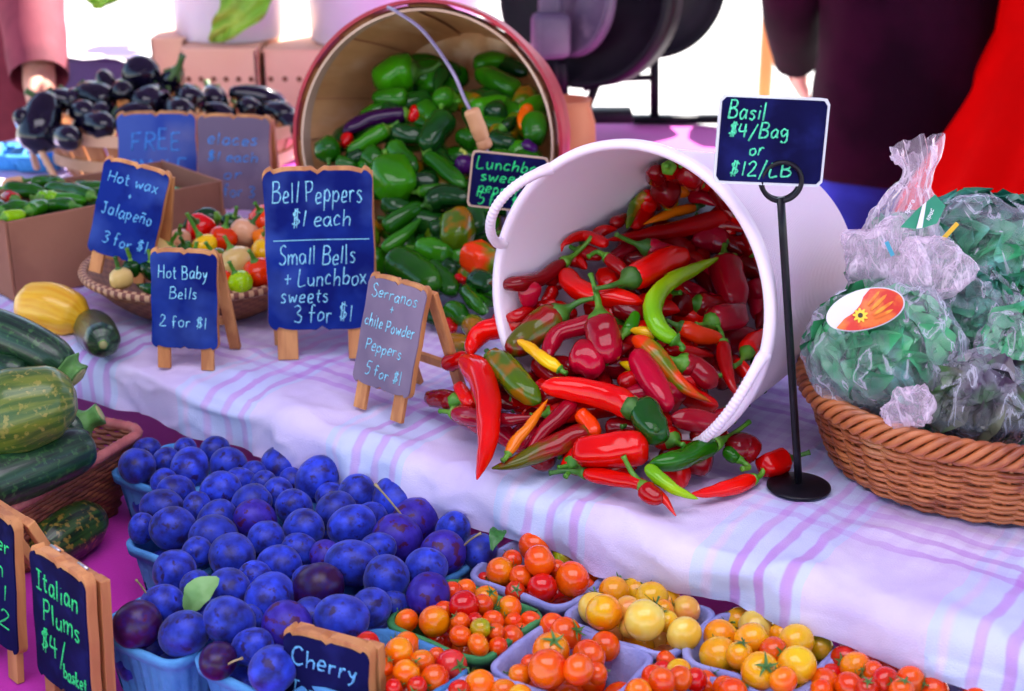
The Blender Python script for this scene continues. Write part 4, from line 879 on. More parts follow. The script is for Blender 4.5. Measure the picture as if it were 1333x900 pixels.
greens=[([(540,94),(515,96),(490,112)],23,'bell','bgreen',.0,'bright green bell pepper on top of the green heap',.03,(556,78)),
 ([(530,128),(510,127),(484,128)],14,'blunt','green',.006,None,0,None),
 ([(578,90),(572,104),(570,122)],11,'chili','dgreen',0,None,0,None),
 ([(575,138),(577,126),(577,116)],15,'round','green',.006,None,.012,None),
 ([(530,148),(505,152),(478,158),(446,172)],13,'blunt','purple',.004,'long purple pepper in the green heap',.012,None),
 ([(543,141),(539,150),(535,158)],9,'stub','red',.004,'little red pepper beside the purple one in the bushel',0,None),
 ([(454,176),(450,186),(444,190)],8,'stub','red',.0,None,0,None),
 ([(504,168),(480,182),(452,199)],12,'blunt','bgreen',.010,'bright green chili pointing down left inside the basket',.012,None),
 ([(428,208),(428,194),(430,180)],17,'round','green',.004,'round green pepper end at the left wall of the bushel',.006,None),
 ([(582,150),(572,166),(560,184),(552,196)],19,'blunt','dgreen',.010,'shiny dark green pepper hanging in the middle of the bushel',.0,None),
 ([(548,140),(560,150),(566,162)],15,'blunt','green',.0,None,0,None),
 ([(512,172),(530,176),(552,180)],16,'blunt','dgreen',.0,None,0,None),
 ([(510,188),(524,204),(543,222)],14,'blunt','green',.010,None,0,None),
 ([(556,202),(578,220),(606,243)],13,'blunt','green',.008,'long green pepper pointing down right below the dark shiny one',.012,None),
 ([(505,212),(512,232),(520,258)],27,'bell','bgreen',.006,'big bright green bell pepper right of the Bell Peppers sign top',.01,None),
 ([(606,206),(605,214),(606,224)],13,'round','purple',.010,'small purple pepper with a yellow cap near the Lunchbox sign',.015,(588,196)),
 ([(480,200),(488,208),(494,218)],16,'stub','green',.0,None,0,None),
 ([(438,212),(450,214),(464,218)],12,'blunt','green',.002,None,0,None),
 ([(546,250),(568,248),(594,246)],10,'chili','bgreen',.010,None,.012,None),
 ([(556,266),(580,256),(612,260)],16,'blunt','dgreen',.010,None,.01,None),
 ([(694,150),(697,166),(698,184)],17,'bell','green',.006,'green pepper at the right wall of the bushel',0,None),
 ([(690,138),(682,150),(680,168)],9,'blunt','orange',.008,'orange pepper at the right wall of the bushel',0,None),
 ([(640,180),(656,186),(672,190)],15,'blunt','dgreen',0,None,.015,None),
 ([(682,186),(690,192),(700,196)],8,'stub','purple',.004,None,0,None),
 ([(655,168),(664,160),(674,152)],10,'chili','dgreen',.004,None,.02,None),
 ([(500,298),(522,284),(550,266)],14,'blunt','green',.006,None,.0,None),
 ([(498,326),(522,310),(549,284)],11,'chili','bgreen',.012,'slim bright green chili pointing up right near the Bell sign',0,None),
 ([(544,324),(566,328),(590,331)],17,'bell','bgreen',.006,None,.012,None),
 ([(596,284),(596,300),(592,322)],23,'bell','olive',.010,'olive bell pepper blushing orange in front of the bushel',.012,(588,280)),
 ([(508,338),(535,352),(572,374)],25,'blunt','green',.008,'fat green pepper lying diagonally beside the Bell sign',0,None),
 ([(556,348),(574,362),(594,382)],17,'blunt','green',.0,None,0,None),
 ([(612,328),(624,336),(640,346)],21,'bell','twotone',.006,'green bell pepper blushing orange left of the tub',.0,None),
 ([(528,372),(548,375),(570,378)],14,'blunt','bgreen',.004,None,0,None),
 ([(606,376),(616,390),(632,408)],12,'blunt','green',.008,None,0,None),
 ([(616,362),(630,368),(645,372)],15,'stub','dgreen',.004,None,0,None),
 ([(594,360),(600,364),(606,366)],6,'stub','red',.006,None,0,None),
 ([(580,346),(588,350),(598,354)],13,'stub','dgreen',.0,None,0,None),
 ([(586,446),(600,448),(618,450)],15,'blunt','olive',.004,None,0,None),
 ([(586,402),(596,408),(608,418)],14,'stub','green',.002,None,0,None),
 ([(582,420),(586,425),(592,430)],9,'stub','red',.004,None,0,None),
 ([(612,420),(620,430),(628,440)],15,'bell','olive',.002,None,0,None),
 ([(532,238),(552,238),(572,234)],15,'blunt','dgreen',0,None,0,None),
 ([(618,274),(620,288),(622,304)],17,'blunt','dgreen',0,None,0,None),
 ([(500,262),(520,270),(540,272)],14,'blunt','dgreen',0,None,0,None),
 ([(560,300),(574,296),(588,290)],13,'blunt','dgreen',-.004,None,0,None),
 ([(620,238),(628,262),(630,280)],16,'blunt','green',0,None,0,None),
 ([(500,236),(494,246),(490,256)],16,'blunt','dgreen',0,None,0,None),
 ([(620,186),(610,180),(594,176)],14,'blunt','green',0,None,0,None),
 ([(640,205),(655,208),(670,214)],14,'blunt','green',0,None,0,None),
 ([(500,390),(520,396),(545,404)],16,'blunt','green',0,None,0,None),
 ([(560,404),(570,412),(580,420)],14,'stub','dgreen',0,None,0,None),
 ([(470,200),(462,206),(450,210)],13,'stub','dgreen',0,None,0,None),
 ([(500,140),(512,146),(524,150)],12,'stub','dgreen',0,None,0,None)]
cent=[(sum(p[0] for p in it[0])/len(it[0]),sum(p[1] for p in it[0])/len(it[0])) for it in greens]; rk=rank_rows(cent,40)
gg='green pepper heap from the bushel basket'
for i,(pts,rp,kd,col,lift,lab,sl,sp) in enumerate(greens):
    q,r=heap_pepper(GRN,pts,rp,kd,col,lift)
    sd=None
    if sp: sd=GRN.hit(sp[0],sp[1],r+lift+.01)-q[0]
    if lab is None: lab='%s %s pepper, %s from left in the %s row of the green heap'%(COLN[col],KIN[kd],ordinal(rk[i][1]),ordinal(rk[i][0]))
    pepper(q,r,kd,col,lab,gg,stem=sl,sdir=sd,seed=400+i,name='chili_pepper' if kd=='chili' else 'pepper',sm=mat('yellow_cap',(.55,.6,.1),rough=.4) if 'yellow cap' in lab else None)
rn=random.Random(8); k=0; tr=0
while k<85 and tr<20000:
    tr+=1
    x=rn.uniform(-.26,.07); y=rn.uniform(1.62,2.02); h=GRN.h(x,y)
    if h<.03: continue
    rel=Vector((x,y,h))-BC; dz=rel.dot(ba); rad_=(rel-ba*dz).length
    if dz<0 and rad_>br(max(dz,-BL))-.02: continue
    if dz<-.2: continue
    r=rn.uniform(.014,.021); a=rn.uniform(0,6.28); L=rn.uniform(.045,.09)
    c=Vector((x,y,max(r,h-r*.75-rn.uniform(0,.012)))); d=Vector((math.cos(a),math.sin(a),rn.uniform(-.3,.3)))*L/2; bad=False
    for e in (c-d,c+d):
        re=e-BC; dze=re.dot(ba)
        if dze<0.01 and (re-ba*dze).length>br(max(min(dze,0),-BL))-r-.002: bad=True
        if e.z>GRN.h(e.x,e.y)+.006: bad=True
    if bad: continue
    pepper([c-d,c+d],r,rn.choice(['blunt','blunt','bell','chili']),['green','dgreen','green','bgreen','dgreen','olive'][k%6],'green pepper mostly buried under the others in the green heap','buried peppers of the green heap',stem=.012 if k%4==0 else 0,seed=600+k); k+=1

# bowl of hot peppers
bowlp=[((212,333),20,'round','pale'),((312,343),21,'round','pale'),((344,332),14,'round','yellow'),((341,354),18,'round','ored'),((264,298),16,'round','bright'),((292,312),16,'round','ored'),((322,305),16,'round','peach'),((345,287),18,'round','ored'),((268,321),14,'round','yellow'),
 ((237,312),12,'round','peach'),((240,326),8,'stub','green'),((157,362),13,'round','pale'),((198,352),12,'round','dgreen'),((312,368),14,'round','lime'),((285,340),14,'round','olive'),((340,312),12,'round','orange'),((176,348),13,'round','dgreen'),((230,352),15,'round','orange'),((290,368),12,'round','ored'),((250,345),14,'round','pale'),((300,292),12,'round','dgreen')]
rk=rank_rows([b[0] for b in bowlp],26)
for i,((x,y),rp,kd,col) in enumerate(bowlp):
    c=PD(x,y,1.60+(372-y)*.0023); r=1.15*rp*cdepth(c)/FPX; c.z=max(c.z,r+.012); rn=random.Random(i)
    a=Vector((rn.uniform(-.6,.6),rn.uniform(-.7,.1),rn.uniform(.5,1))).normalized()*r*.95
    pepper([c+a,c-a],r,kd,col,'%s %s hot pepper, %s from left in the %s row of the bowl'%(COLN[col],'round' if kd=='round' else 'short',ordinal(rk[i][1]),ordinal(rk[i][0])),'hot peppers in the woven bowl',stem=.028 if i==8 else .012,seed=800+i,name='hot_pepper')
for i,(pts,rp,col,l) in enumerate([([(284,284),(262,283),(238,296)],12,'dgreen','long dark green pepper at the back of the bowl'),([(212,376),(196,376),(178,371)],8,'dgreen','slim dark green pepper at the front rim of the bowl')]):
    q=[PD(x,y,1.60+(372-y)*.0023) for x,y in pts]; r=rp*cdepth(q[0])/FPX; pepper(q,r,'chili',col,l,'hot peppers in the woven bowl',stem=.012,seed=830+i,name='chili_pepper')
# carton of green peppers
cartp=[([(8,246),(30,248),(60,252)],11,'green'),([(120,256),(90,248),(58,243)],11,'green'),([(55,258),(75,260),(112,262)],10,'bgreen'),([(52,259),(62,256),(74,258)],9,'lime'),([(95,268),(76,266),(56,268)],9,'green'),([(0,276),(20,270),(40,268)],10,'green'),([(36,276),(50,270),(64,266)],11,'bgreen'),([(4,284),(18,281),(34,279)],9,'lime'),([(20,262),(12,258),(4,256)],11,'red'),([(30,236),(16,238),(4,242)],8,'peach'),([(150,246),(120,246),(96,240)],10,'green'),([(-30,262),(-12,266),(6,270)],11,'green'),([(-40,282),(-20,284),(0,286)],10,'green'),([(80,240),(60,236),(40,238)],9,'green'),([(190,244),(165,246),(140,250)],10,'green')]
rk=rank_rows([p[0][1] for p in cartp],14)
for i,(pts,rp,col) in enumerate(cartp):
    q=[P(x,y,.098+.004*(i%2)) for x,y in pts]; r=rp*cdepth(q[0])/FPX
    pepper(q,r,'blunt',col,'%s pepper, %s from left in the %s row in the brown carton'%(COLN[col],ordinal(rk[i][1]),ordinal(rk[i][0])),'peppers in the brown carton',stem=.012,seed=850+i)
rn=random.Random(2)
for i in range(26):
    lc=Vector((rn.uniform(.04,bl-.04),rn.uniform(.04,cbw-.04),.07+rn.uniform(0,.008))); Mc=Matrix.Translation(A)@Matrix.Rotation(math.atan2(ux.y,ux.x),4,'Z'); a=rn.uniform(0,6.28); d=Vector((math.cos(a),math.sin(a),0))*.03
    pepper([Mc@(lc+d),Mc@(lc-d)],.012,'blunt',['green','dgreen','bgreen'][i%3],'green pepper under the top layer in the brown carton','lower peppers in the brown carton',stem=0,seed=880+i)

# ---- eggplants
m_egg=mat('black_eggplant_skin',(.002,.002,.007),(.004,.003,.014),scale=6,rough=.10,spec=.35,coat=.45); m_calyx=mat('eggplant_cap_green',(.06,.13,.03),(.04,.09,.02),scale=40,rough=.55)
def eggplant(a,b,r,label,seed,cap=True):
    cap=seed%3==1
    d=b-a; c=(a+b)/2; pts=[a,(a+b)/2+Vector((0,0,.006)),b]; n=24; fine=cr(pts,100); ts=[.5-.5*math.cos(math.pi*i/(n-1)) for i in range(n)]
    pr=[(0,.25),(.06,.55),(.25,.80),(.55,1),(.78,1.0),(.92,.72),(1,.10)]; cl=[fine[int(t*99)]-c for t in ts]
    o=obj('eggplant',MB().tube(cl,[r*lerpprof(pr,t) for t in ts],18).mesh('eggplant'),m_egg); o.location=c; tag(o,label,'eggplant','eggplants in the slatted basket')
    if cap:
        d0=(cl[0]-cl[3]).normalized(); path=cr([cl[0]-d0*r*.5,cl[0]-d0*r*.05,cl[0]+d0*.012,cl[0]+d0*.028+Vector((0,0,.006))],10)
        obj('green_cap',MB().tube(path,[r*.78,r*.66,r*.5,r*.36,.006,.005,.005,.005,.005,.006],10,mod=lambda t,a_:1+(.25*math.cos(5*a_) if t<.25 else 0)).mesh('green_cap'),m_calyx,o)
eggs=[((54,150),(56,172),25),((98,122),(150,140),19),((186,118),(186,88),22),((164,116),(160,140),19),((208,128),(188,140),19),((98,166),(148,168),17),((132,106),(146,120),13),((228,100),(216,122),14),((238,124),(254,140),17),((298,120),(374,142),14),((272,122),(286,140),15),((330,150),(382,152),14),((362,158),(392,170),14),((76,130),(90,142),15),((92,152),(118,150),15),((120,156),(140,150),14),((306,138),(340,150),14),((215,146),(245,152),17),((270,150),(300,156),15),((160,152),(190,158),16),((68,182),(100,184),15),((30,150),(40,170),16),((104,128),(92,136),12)]
rk=rank_rows([((a[0]+b[0])/2,(a[1]+b[1])/2) for a,b,r in eggs],26)
for i,(a,b,rp) in enumerate(eggs):
    my=(a[1]+b[1])/2; D=2.26+(175-my)*.0020+(.06 if a[0]>260 else 0); pa=PD(*a,D+.02*((i%3)-1)); pb=PD(*b,D-.02*((i%3)-1)-.02); r=1.12*rp*cdepth(pa)/FPX
    if (pb-pa).length<r*2.6: 
        d=(pb-pa).normalized() if (pb-pa).length>1e-4 else Vector((0,-1,0)); m_=(pa+pb)/2; dd=(d+Vector((0,.9 if i%2 else -.9,0))).normalized(); pa=m_-dd*r*1.5; pb=m_+dd*r*1.5
    eggplant(pa,pb,r,'glossy black eggplant, %s from left in the %s row of the slatted basket'%(ordinal(rk[i][1]),ordinal(rk[i][0])),i)

# ---- squash and zucchini
def squash_mat(name,c1,c2,nu,rough=.35,c3=None,lo=.42,hi=.58):
    m=bpy.data.materials.new(name); m.use_nodes=True; n=m.node_tree.nodes;L=m.node_tree.links;b=n['Principled BSDF']; b.inputs['Roughness'].default_value=rough; b.inputs['Coat Weight'].default_value=.2
    uv=n.new('ShaderNodeUVMap'); uv.uv_map='UVMap'; sp=n.new('ShaderNodeSeparateXYZ'); L.new(uv.outputs[0],sp.inputs[0])
    a=n.new('ShaderNodeMath'); a.operation='MULTIPLY'; a.inputs[1].default_value=2*math.pi; L.new(sp.outputs[0],a.inputs[0])
    cs=n.new('ShaderNodeMath'); cs.operation='COSINE'; L.new(a.outputs[0],cs.inputs[0]); sn=n.new('ShaderNodeMath'); sn.operation='SINE'; L.new(a.outputs[0],sn.inputs[0])
    cb=n.new('ShaderNodeCombineXYZ'); L.new(cs.outputs[0],cb.inputs[0]); L.new(sn.outputs[0],cb.inputs[1]); v=n.new('ShaderNodeMath'); v.operation='MULTIPLY'; v.inputs[1].default_value=.5; L.new(sp.outputs[1],v.inputs[0]); L.new(v.outputs[0],cb.inputs[2])
    nz=n.new('ShaderNodeTexNoise'); nz.inputs['Scale'].default_value=nu; nz.inputs['Detail'].default_value=5; nz.inputs['Distortion'].default_value=.15; L.new(cb.outputs[0],nz.inputs[0])
    r=n.new('ShaderNodeValToRGB'); r.color_ramp.elements[0].position=lo; r.color_ramp.elements[1].position=hi; r.color_ramp.elements[0].color=(*c1,1); r.color_ramp.elements[1].color=(*c2,1); L.new(nz.outputs[0],r.inputs[0]); col=r.outputs[0]
    tc=n.new('ShaderNodeTexCoord'); n2=n.new('ShaderNodeTexNoise'); n2.inputs['Scale'].default_value=160; n2.inputs['Detail'].default_value=3; L.new(tc.outputs['Object'],n2.inputs[0])
    if c3:
        r2=n.new('ShaderNodeValToRGB'); r2.color_ramp.elements[0].position=.56; r2.color_ramp.elements[1].position=.64; L.new(n2.outputs[0],r2.inputs[0])
        mx=n.new('ShaderNodeMix'); mx.data_type='RGBA'; L.new(r2.outputs[0],mx.inputs[0]); L.new(col,mx.inputs[6]); mx.inputs[7].default_value=(*c3,1); col=mx.outputs[2]
    L.new(col,b.inputs['Base Color'])
    bp=n.new('ShaderNodeBump'); bp.inputs['Strength'].default_value=.3; bp.inputs['Distance'].default_value=.0015; L.new(nz.outputs[0],bp.inputs['Height']); L.new(bp.outputs[0],b.inputs['Normal']); return m
m_zuc=squash_mat('dark_zucchini_skin',(.003,.020,.009),(.010,.055,.018),7,c3=(.03,.10,.025)); m_fat=squash_mat('pale_green_squash_skin',(.045,.10,.008),(.13,.17,.016),6,c3=(.24,.22,.035)); m_yel=squash_mat('yellow_squash_skin',(.74,.36,.006),(.82,.50,.03),5,lo=.35,hi=.6)
m_str=squash_mat('yellow_green_striped_skin',(.70,.28,.01),(.05,.12,.02),5,lo=.5,hi=.54); m_warty=squash_mat('dark_striped_squash_skin',(.006,.022,.006),(.030,.09,.014),6,c3=(.24,.17,.025)); m_cut=mat('cut_stem_green',(.10,.28,.05),(.06,.18,.03),scale=60,rough=.5,bump=.3,bscale=150); m_dry=mat('pale_cut_end',(.42,.40,.16),(.30,.30,.12),scale=60,rough=.7)
def squash(label,pts,r,m,prof,stem=None,name='zucchini',seed=0,rib=.02,sm=None,capm=None):
    n=30; c=sum(pts,Vector())/len(pts); fine=cr(pts,120); ts=[.5-.5*math.cos(math.pi*i/(n-1)) for i in range(n)]; cl=[fine[int(t*119)]-c for t in ts]
    o=obj(name,MB().tube(cl,[r*lerpprof(prof,t) for t in ts],28,mod=lambda t,a:1+rib*math.cos(8*a)*math.sin(math.pi*t)+.02*noise.noise(Vector((math.cos(a),math.sin(a),t*4+seed)))).mesh(name),m); o.location=c; tag(o,label,'squash','zucchini and squash')
    if stem:
        sl,sr=stem; d0=(cl[0]-cl[3]).normalized(); p=[cl[0]-d0*r*.22,cl[0]+d0*sl*.3,cl[0]+d0*sl*.75,cl[0]+d0*sl]
        s=obj('stem',MB().tube(cr(p,10),[sr*1.5,sr*1.4,sr*1.15,sr,sr*.95,sr*.95,sr,sr*1.05,sr*1.1,sr*1.1],15,mod=lambda t,a:1+.12*math.cos(5*a)).mesh('stem'),sm or m_cut,o)
        e=p[-1]; obj('cut_end',MB().tube([e,e+d0*.0012],[sr*.9,sr*.8],12).mesh('cut_end'),capm or m_dry,s)
    return o
ZP=[(0,.35),(.05,.72),(.15,.88),(.5,1),(.85,.98),(.95,.7),(1,.1)]; SQ=[(0,.22),(.08,.5),(.3,.78),(.6,1),(.82,.95),(.94,.62),(1,.1)]; FT=[(0,.2),(.05,.52),(.2,.86),(.5,1.02),(.8,.92),(.94,.6),(1,.1)]
squash('yellow crookneck squash lying behind the dark zucchini',[PD(112,420,1.62),PD(70,402,1.63),PD(22,398,1.64)],.030,m_yel,FT,(.006,.005),'yellow_squash',1,.04)
squash('dark green zucchini seen end on, resting on the plaid cloth',[PD(134,448,1.50),PD(131,440,1.53),PD(118,424,1.64)],.0225,m_zuc,ZP,(.004,.005),'zucchini',2)
squash('long dark green zucchini across the top of the tray',[PD(90,482,1.40),PD(55,456,1.41),PD(0,432,1.43),PD(-60,412,1.45)],.023,m_zuc,ZP,(.012,.012),'zucchini',3)
squash('orange and green striped squash at the left edge',[PD(42,476,1.43),PD(10,462,1.44),PD(-30,448,1.46)],.020,m_str,FT,(.006,.005),'striped_squash',4)
squash('small dark green squash under the orange striped one',[PD(34,482,1.39),PD(5,482,1.40),PD(-30,480,1.42)],.017,m_zuc,FT,None,'zucchini',14)
squash('fat pale green squash with dark cracks in the tray',[PD(100,520,1.31),PD(60,525,1.30),PD(0,542,1.29),PD(-50,556,1.28)],.041,m_fat,FT,None,'pale_squash',5,.02)
squash('green zucchini with a thick cut stem at the tray corner',[PD(112,548,1.385),PD(85,562,1.38),PD(30,575,1.37)],.022,m_zuc,ZP,(.016,.010),'zucchini',6)
squash('very dark zucchini lying along the front of the tray',[PD(118,578,1.33),PD(70,598,1.30),PD(10,622,1.265),PD(-40,640,1.24)],.027,m_zuc,ZP,None,'zucchini',7)
q1=P(140,690,LT+.026); q2=P(48,742,LT+.026)
squash('dark rough striped squash lying on the magenta cloth',[P(132,672,LT+.027),P(92,692,LT+.028),P(45,722,LT+.027)],.0275,m_warty,[(0,.2),(.05,.55),(.2,.88),(.5,1),(.8,.95),(.94,.65),(1,.1)],None,'striped_squash',8,.035)
# ---- plums and tomatoes: each seen one is placed where the photo shows it, on the top of its basket ------------
RIM=LT+.064
def settle(items,it=80):
    """items: [pos, r]; overlapping neighbours slide apart along their sight lines and sideways a little"""
    n=len(items); base=[p.copy() for p,_ in items]
    eye=Vector((0,0,CH))
    for _ in range(it):
        for i in range(n):
            for j in range(i):
                d=items[i][0]-items[j][0]; need=(items[i][1]+items[j][1])*.97; L=d.length
                if L<need:
                    s=(need-L)*.25; vi=(items[i][0]-eye).normalized(); 
                    sg=1 if d.dot(vi)>0 else -1
                    items[i][0]+=vi*s*sg; items[j][0]-=vi*s*sg
                    u=d.normalized() if L>1e-6 else Vector((1,0,0)); items[i][0]+=u*s*.08; items[j][0]-=u*s*.08
        for k in range(n):
            dv=items[k][0]-base[k]; lim=.026
            if dv.length>lim: items[k][0]=base[k]+dv*(lim/dv.length)
    for k in range(n): items[k][0].z=max(items[k][0].z,LT+items[k][1]+.004)
def fruit_point(x,y,zc):
    p=P(x,y,zc); return p
m_plum=mat('blue_plum_skin',(.003,.004,.12),(.018,.050,.60),scale=1.7,rough=.46,lo=.32,hi=.66,var=.25,c3=(.012,.003,.085),s3=2.3,lo3=.57,hi3=.67,bump=.15,bscale=5,spec=.35,sheen=.12)
m_plumd=mat('dark_plum_skin',(.03,.002,.04),(.018,.01,.16),scale=2,rough=.35,lo=.45,hi=.7,var=.15,c3=(.07,.002,.016),s3=2,lo3=.58,hi3=.72,spec=.35)
m_plumv=mat('violet_plum_skin',(.026,.010,.24),(.05,.028,.42),scale=2.2,rough=.45,lo=.4,hi=.7,c3=(.06,.006,.06),s3=2.6,lo3=.56,hi3=.62,spec=.3)
def plum_mesh(seed):
    rn=random.Random(seed); bm=bmesh.new(); bmesh.ops.create_uvsphere(bm,u_segments=28,v_segments=18,radius=1)
    el=rn.uniform(1.06,1.24)
    for v in bm.verts:
        c=v.co.normalized(); a=math.atan2(c.y,c.x); cr_=1-.045*math.exp(-(a/.25)**2)*(1-c.z*c.z)      # the plum's seam
        k=1+.025*noise.noise(c*1.4+Vector((seed*5,0,0))); pole=1-.07*math.exp(-((1-abs(c.z))/.03))*(1 if c.z>0 else .3)
        v.co=Vector((c.x*cr_*k,c.y*cr_*k,c.z*el*pole))
    me=bpy.data.meshes.new('plum'); bm.to_mesh(me); bm.free(); me.polygons.foreach_set('use_smooth',[True]*len(me.polygons)); return me
plum_me={}
for j in range(7):
    for key,m in (('b',m_plum),('d',m_plumd),('v',m_plumv)):
        me=plum_mesh(j) if key=='b' else plum_me[('b',j)].copy(); me.materials.clear(); me.materials.append(m); plum_me[(key,j)]=me
PZ=[(95,165,57),(190,150,45),(265,172,60),(345,115,45),(390,165,58),(555,165,62),(630,140,45),(670,210,65),(470,190,40),(125,115,40),(180,215,40),(365,245,62),(220,250,55),(175,300,60),(285,300,45),(210,365,68),(350,340,58),(340,395,72),(465,285,60),(475,340,65,'v'),(600,300,57),(545,260,50),(510,400,58),(630,370,65),(735,310,62),(795,255,58),(925,275,75),(985,340,72,'v'),(785,355,65),(930,400,78,'v'),(1110,370,55),(1080,445,72,'v'),(1195,440,55),
(400,455,72),(620,440,55),(550,485,65),(700,455,50,'v'),(790,475,72),(895,525,72),(1025,490,62),(1030,580,68,'v'),(675,560,78,'d'),(520,590,75),(215,505,68),(285,550,50),(175,615,68),(390,565,70),(395,665,75),(95,675,75,'d'),(245,705,72),(580,680,78,'v'),(465,745,58),(530,820,74),(650,650,60),(755,655,76),(850,620,62),(355,790,58,'d'),(915,615,48),(430,215,45),(720,260,45),(500,225,42),(850,330,48),(870,430,50),(290,440,48),(475,520,50),(330,640,45),(640,530,45),(450,660,50),(600,215,42),(110,365,42),(850,215,40),(250,110,36)]
plums=[]
for e in PZ:
    x,y,r=e[:3]; px,py=x/2.468+140,y/2.468+540; kind=e[3] if len(e)>3 else 'b'
    q=P(px,py,RIM+.010); rw=r/2.468*cdepth(q)/FPX; plums.append([px,py,rw,kind])
items=[[P(px,py,RIM+.004+rw*.42),rw] for px,py,rw,k in plums]
settle(items)
rk=rank_rows([proj(p) for p,_ in items],24)
rn=random.Random(21); plum_o=[]
PK={'b':'dusty blue plum','d':'dark purple plum','v':'violet plum'}
m_pstem=mat('pale_twig',(.42,.33,.16),(.25,.19,.09),scale=60,rough=.7)
for i,((px,py,rw,kind),(pos,_)) in enumerate(zip(plums,items)):
    o=bpy.data.objects.new('plum',plum_me[(kind,i%7)]); sc.collection.objects.link(o); o.location=pos; s=rw*1.04
    o.scale=(s,s,s); o.rotation_euler=(rn.uniform(0,6.28),rn.uniform(0,6.28),rn.uniform(0,6.28))
    tag(o,'%s, %s from left in the %s row of the plum heap'%(PK[kind],ordinal(rk[i][1]),ordinal(rk[i][0])),'plum','plums in the blue baskets'); plum_o.append(o)
def twig(px,rpx,label):
    pts=[PD(x,y,D) for x,y,D in px]; c=pts[0]; t=obj('stem_twig',MB().tube(cr([p-c for p in pts],14),[rpx*(1.3 if i<2 else 1) for i in range(14)],7).mesh(),m_pstem); t.location=c; tag(t,label,'twig')
def near(px,py):
    return min(range(len(plums)),key=lambda i:math.hypot(plums[i][0]-px,plums[i][1]-py))
def plum_stem(base,tip,rad=.0009):
    i=near(*base); pos=items[i][0]; rw=plums[i][2]; D=pos.y
    a=PD(base[0],base[1],D-rw*.75); b=PD(tip[0],tip[1],D-rw*.9)
    t=obj('stem',MB().tube(cr([a,(a+b)/2+Vector((0,0,.001)),b],12),[rad]*10+[rad*1.4,rad*1.6],7).mesh(),m_pstem,plum_o[i]); t.matrix_parent_inverse=plum_o[i].matrix_basis.inverted(); return t,i
stems=[((530,680),(488,630),.0010,'long pale stalk standing up from the violet plum heap'),((475,622),(498,607),.0009,'short dark stalk of a plum by the plaid cloth'),((602,712),(626,694),.0009,'grey stalk of a plum near the leaf'),((292,868),(316,857),.0009,'short pale stalk in the front plum basket'),((190,772),(177,755),.0008,'thin brown stalk at the left plum basket'),((242,722),(250,716),.0009,'tiny green stalk of a plum on the left')]
for b,t,rd,l in stems:
    o,i=plum_stem(b,t,rd); o['label']=l
rn=random.Random(4)
for bi,o in enumerate(BASK[:9]):
    for k in range(4):
        me=plum_me[('b',k)]; q=bpy.data.objects.new('plum',me); sc.collection.objects.link(q)
        lx,ly=((-1,-1),(1,-1),(-1,1),(1,1))[k]; q.location=o.matrix_basis@Vector((lx*.021,ly*.020,.030)); q.scale=(.0195,)*3; q.rotation_euler=(rn.uniform(0,6),rn.uniform(0,6),0)
        tag(q,'blue plum hidden low in its basket beneath the plum heap','plum','lower plums in the blue baskets')
# leaves on the plums
m_leaf=mat('plum_leaf_green',(.16,.36,.10),(.24,.46,.16),scale=20,rough=.5); m_leafd=mat('dark_leaf_green',(.03,.16,.03),(.05,.22,.04),scale=20,rough=.45)
def leaf(label,a,b,wd,m,bend=.004,nrm=Vector((0,-.6,.8)),fold=.3):
    d=b-a; L=d.length; d.normalize(); s=d.cross(nrm).normalized(); u=s.cross(d); rows=[]
    for i in range(11):
        t=i/10; hw=wd*math.sin(math.pi*min(1,t*.96+.02))**.75*(1-.15*t); c=d*L*t+u*bend*math.sin(math.pi*t)*2
        rows.append([c+s*hw*j/3+u*(fold*hw*abs(j/3)+.0012*math.sin(t*20+j)) for j in range(-3,4)])
    rows2=[[p-u*.0005 for p in r] for r in rows]
    mb=MB(); mb.add(*loft(rows,close=False)); mb.add(*loft(rows2[::-1],close=False)); o=obj('plum_leaf',mb.mesh(),m); o.location=a; return tag(o,label,'leaf')
i1=near(270,770); D=items[i1][0].y
leaf('pale green leaf tucked between plums on the left',PD(284,752,D-.035),PD(242,800,D-.05),.013,m_leaf)
i1=near(634,715); D=items[i1][0].y; leaf('small dark green leaf at the right corner of the plum baskets',PD(652,692,D-.0),PD(640,716,D-.03),.008,m_leafd)

# tomatoes
def tom(name,c1,c2,lo=.4,hi=.62):
    m=mat(name,c1,c2,scale=1.0,rough=.14,coat=.3,lo=lo,hi=hi,var=.10,detail=1,spec=.35)
    n=m.node_tree.nodes;L=m.node_tree.links;b=n['Principled BSDF']; src=b.inputs['Base Color'].links[0].from_socket
    tc=n.new('ShaderNodeTexCoord'); sp=n.new('ShaderNodeSeparateXYZ'); L.new(tc.outputs['Object'],sp.inputs[0]); nz=n.new('ShaderNodeTexNoise'); nz.inputs['Scale'].default_value=1.8; L.new(tc.outputs['Object'],nz.inputs[0])
    ad=n.new('ShaderNodeMath'); ad.operation='MULTIPLY_ADD'; ad.inputs[1].default_value=1.1; L.new(nz.outputs[0],ad.inputs[0]); L.new(sp.outputs[2],ad.inputs[2])
    mr=n.new('ShaderNodeMapRange'); mr.inputs[1].default_value=.75; mr.inputs[2].default_value=1.75; mr.inputs[4].default_value=.75; L.new(ad.outputs[0],mr.inputs[0])
    mx=n.new('ShaderNodeMix'); mx.data_type='RGBA'; L.new(mr.outputs[0],mx.inputs[0]); L.new(src,mx.inputs[6]); mx.inputs[7].default_value=(c1[0]*.9,min(.6,c1[1]*1.9+.05),c1[2]*1.2,1); L.new(mx.outputs[2],b.inputs['Base Color'])
    return m
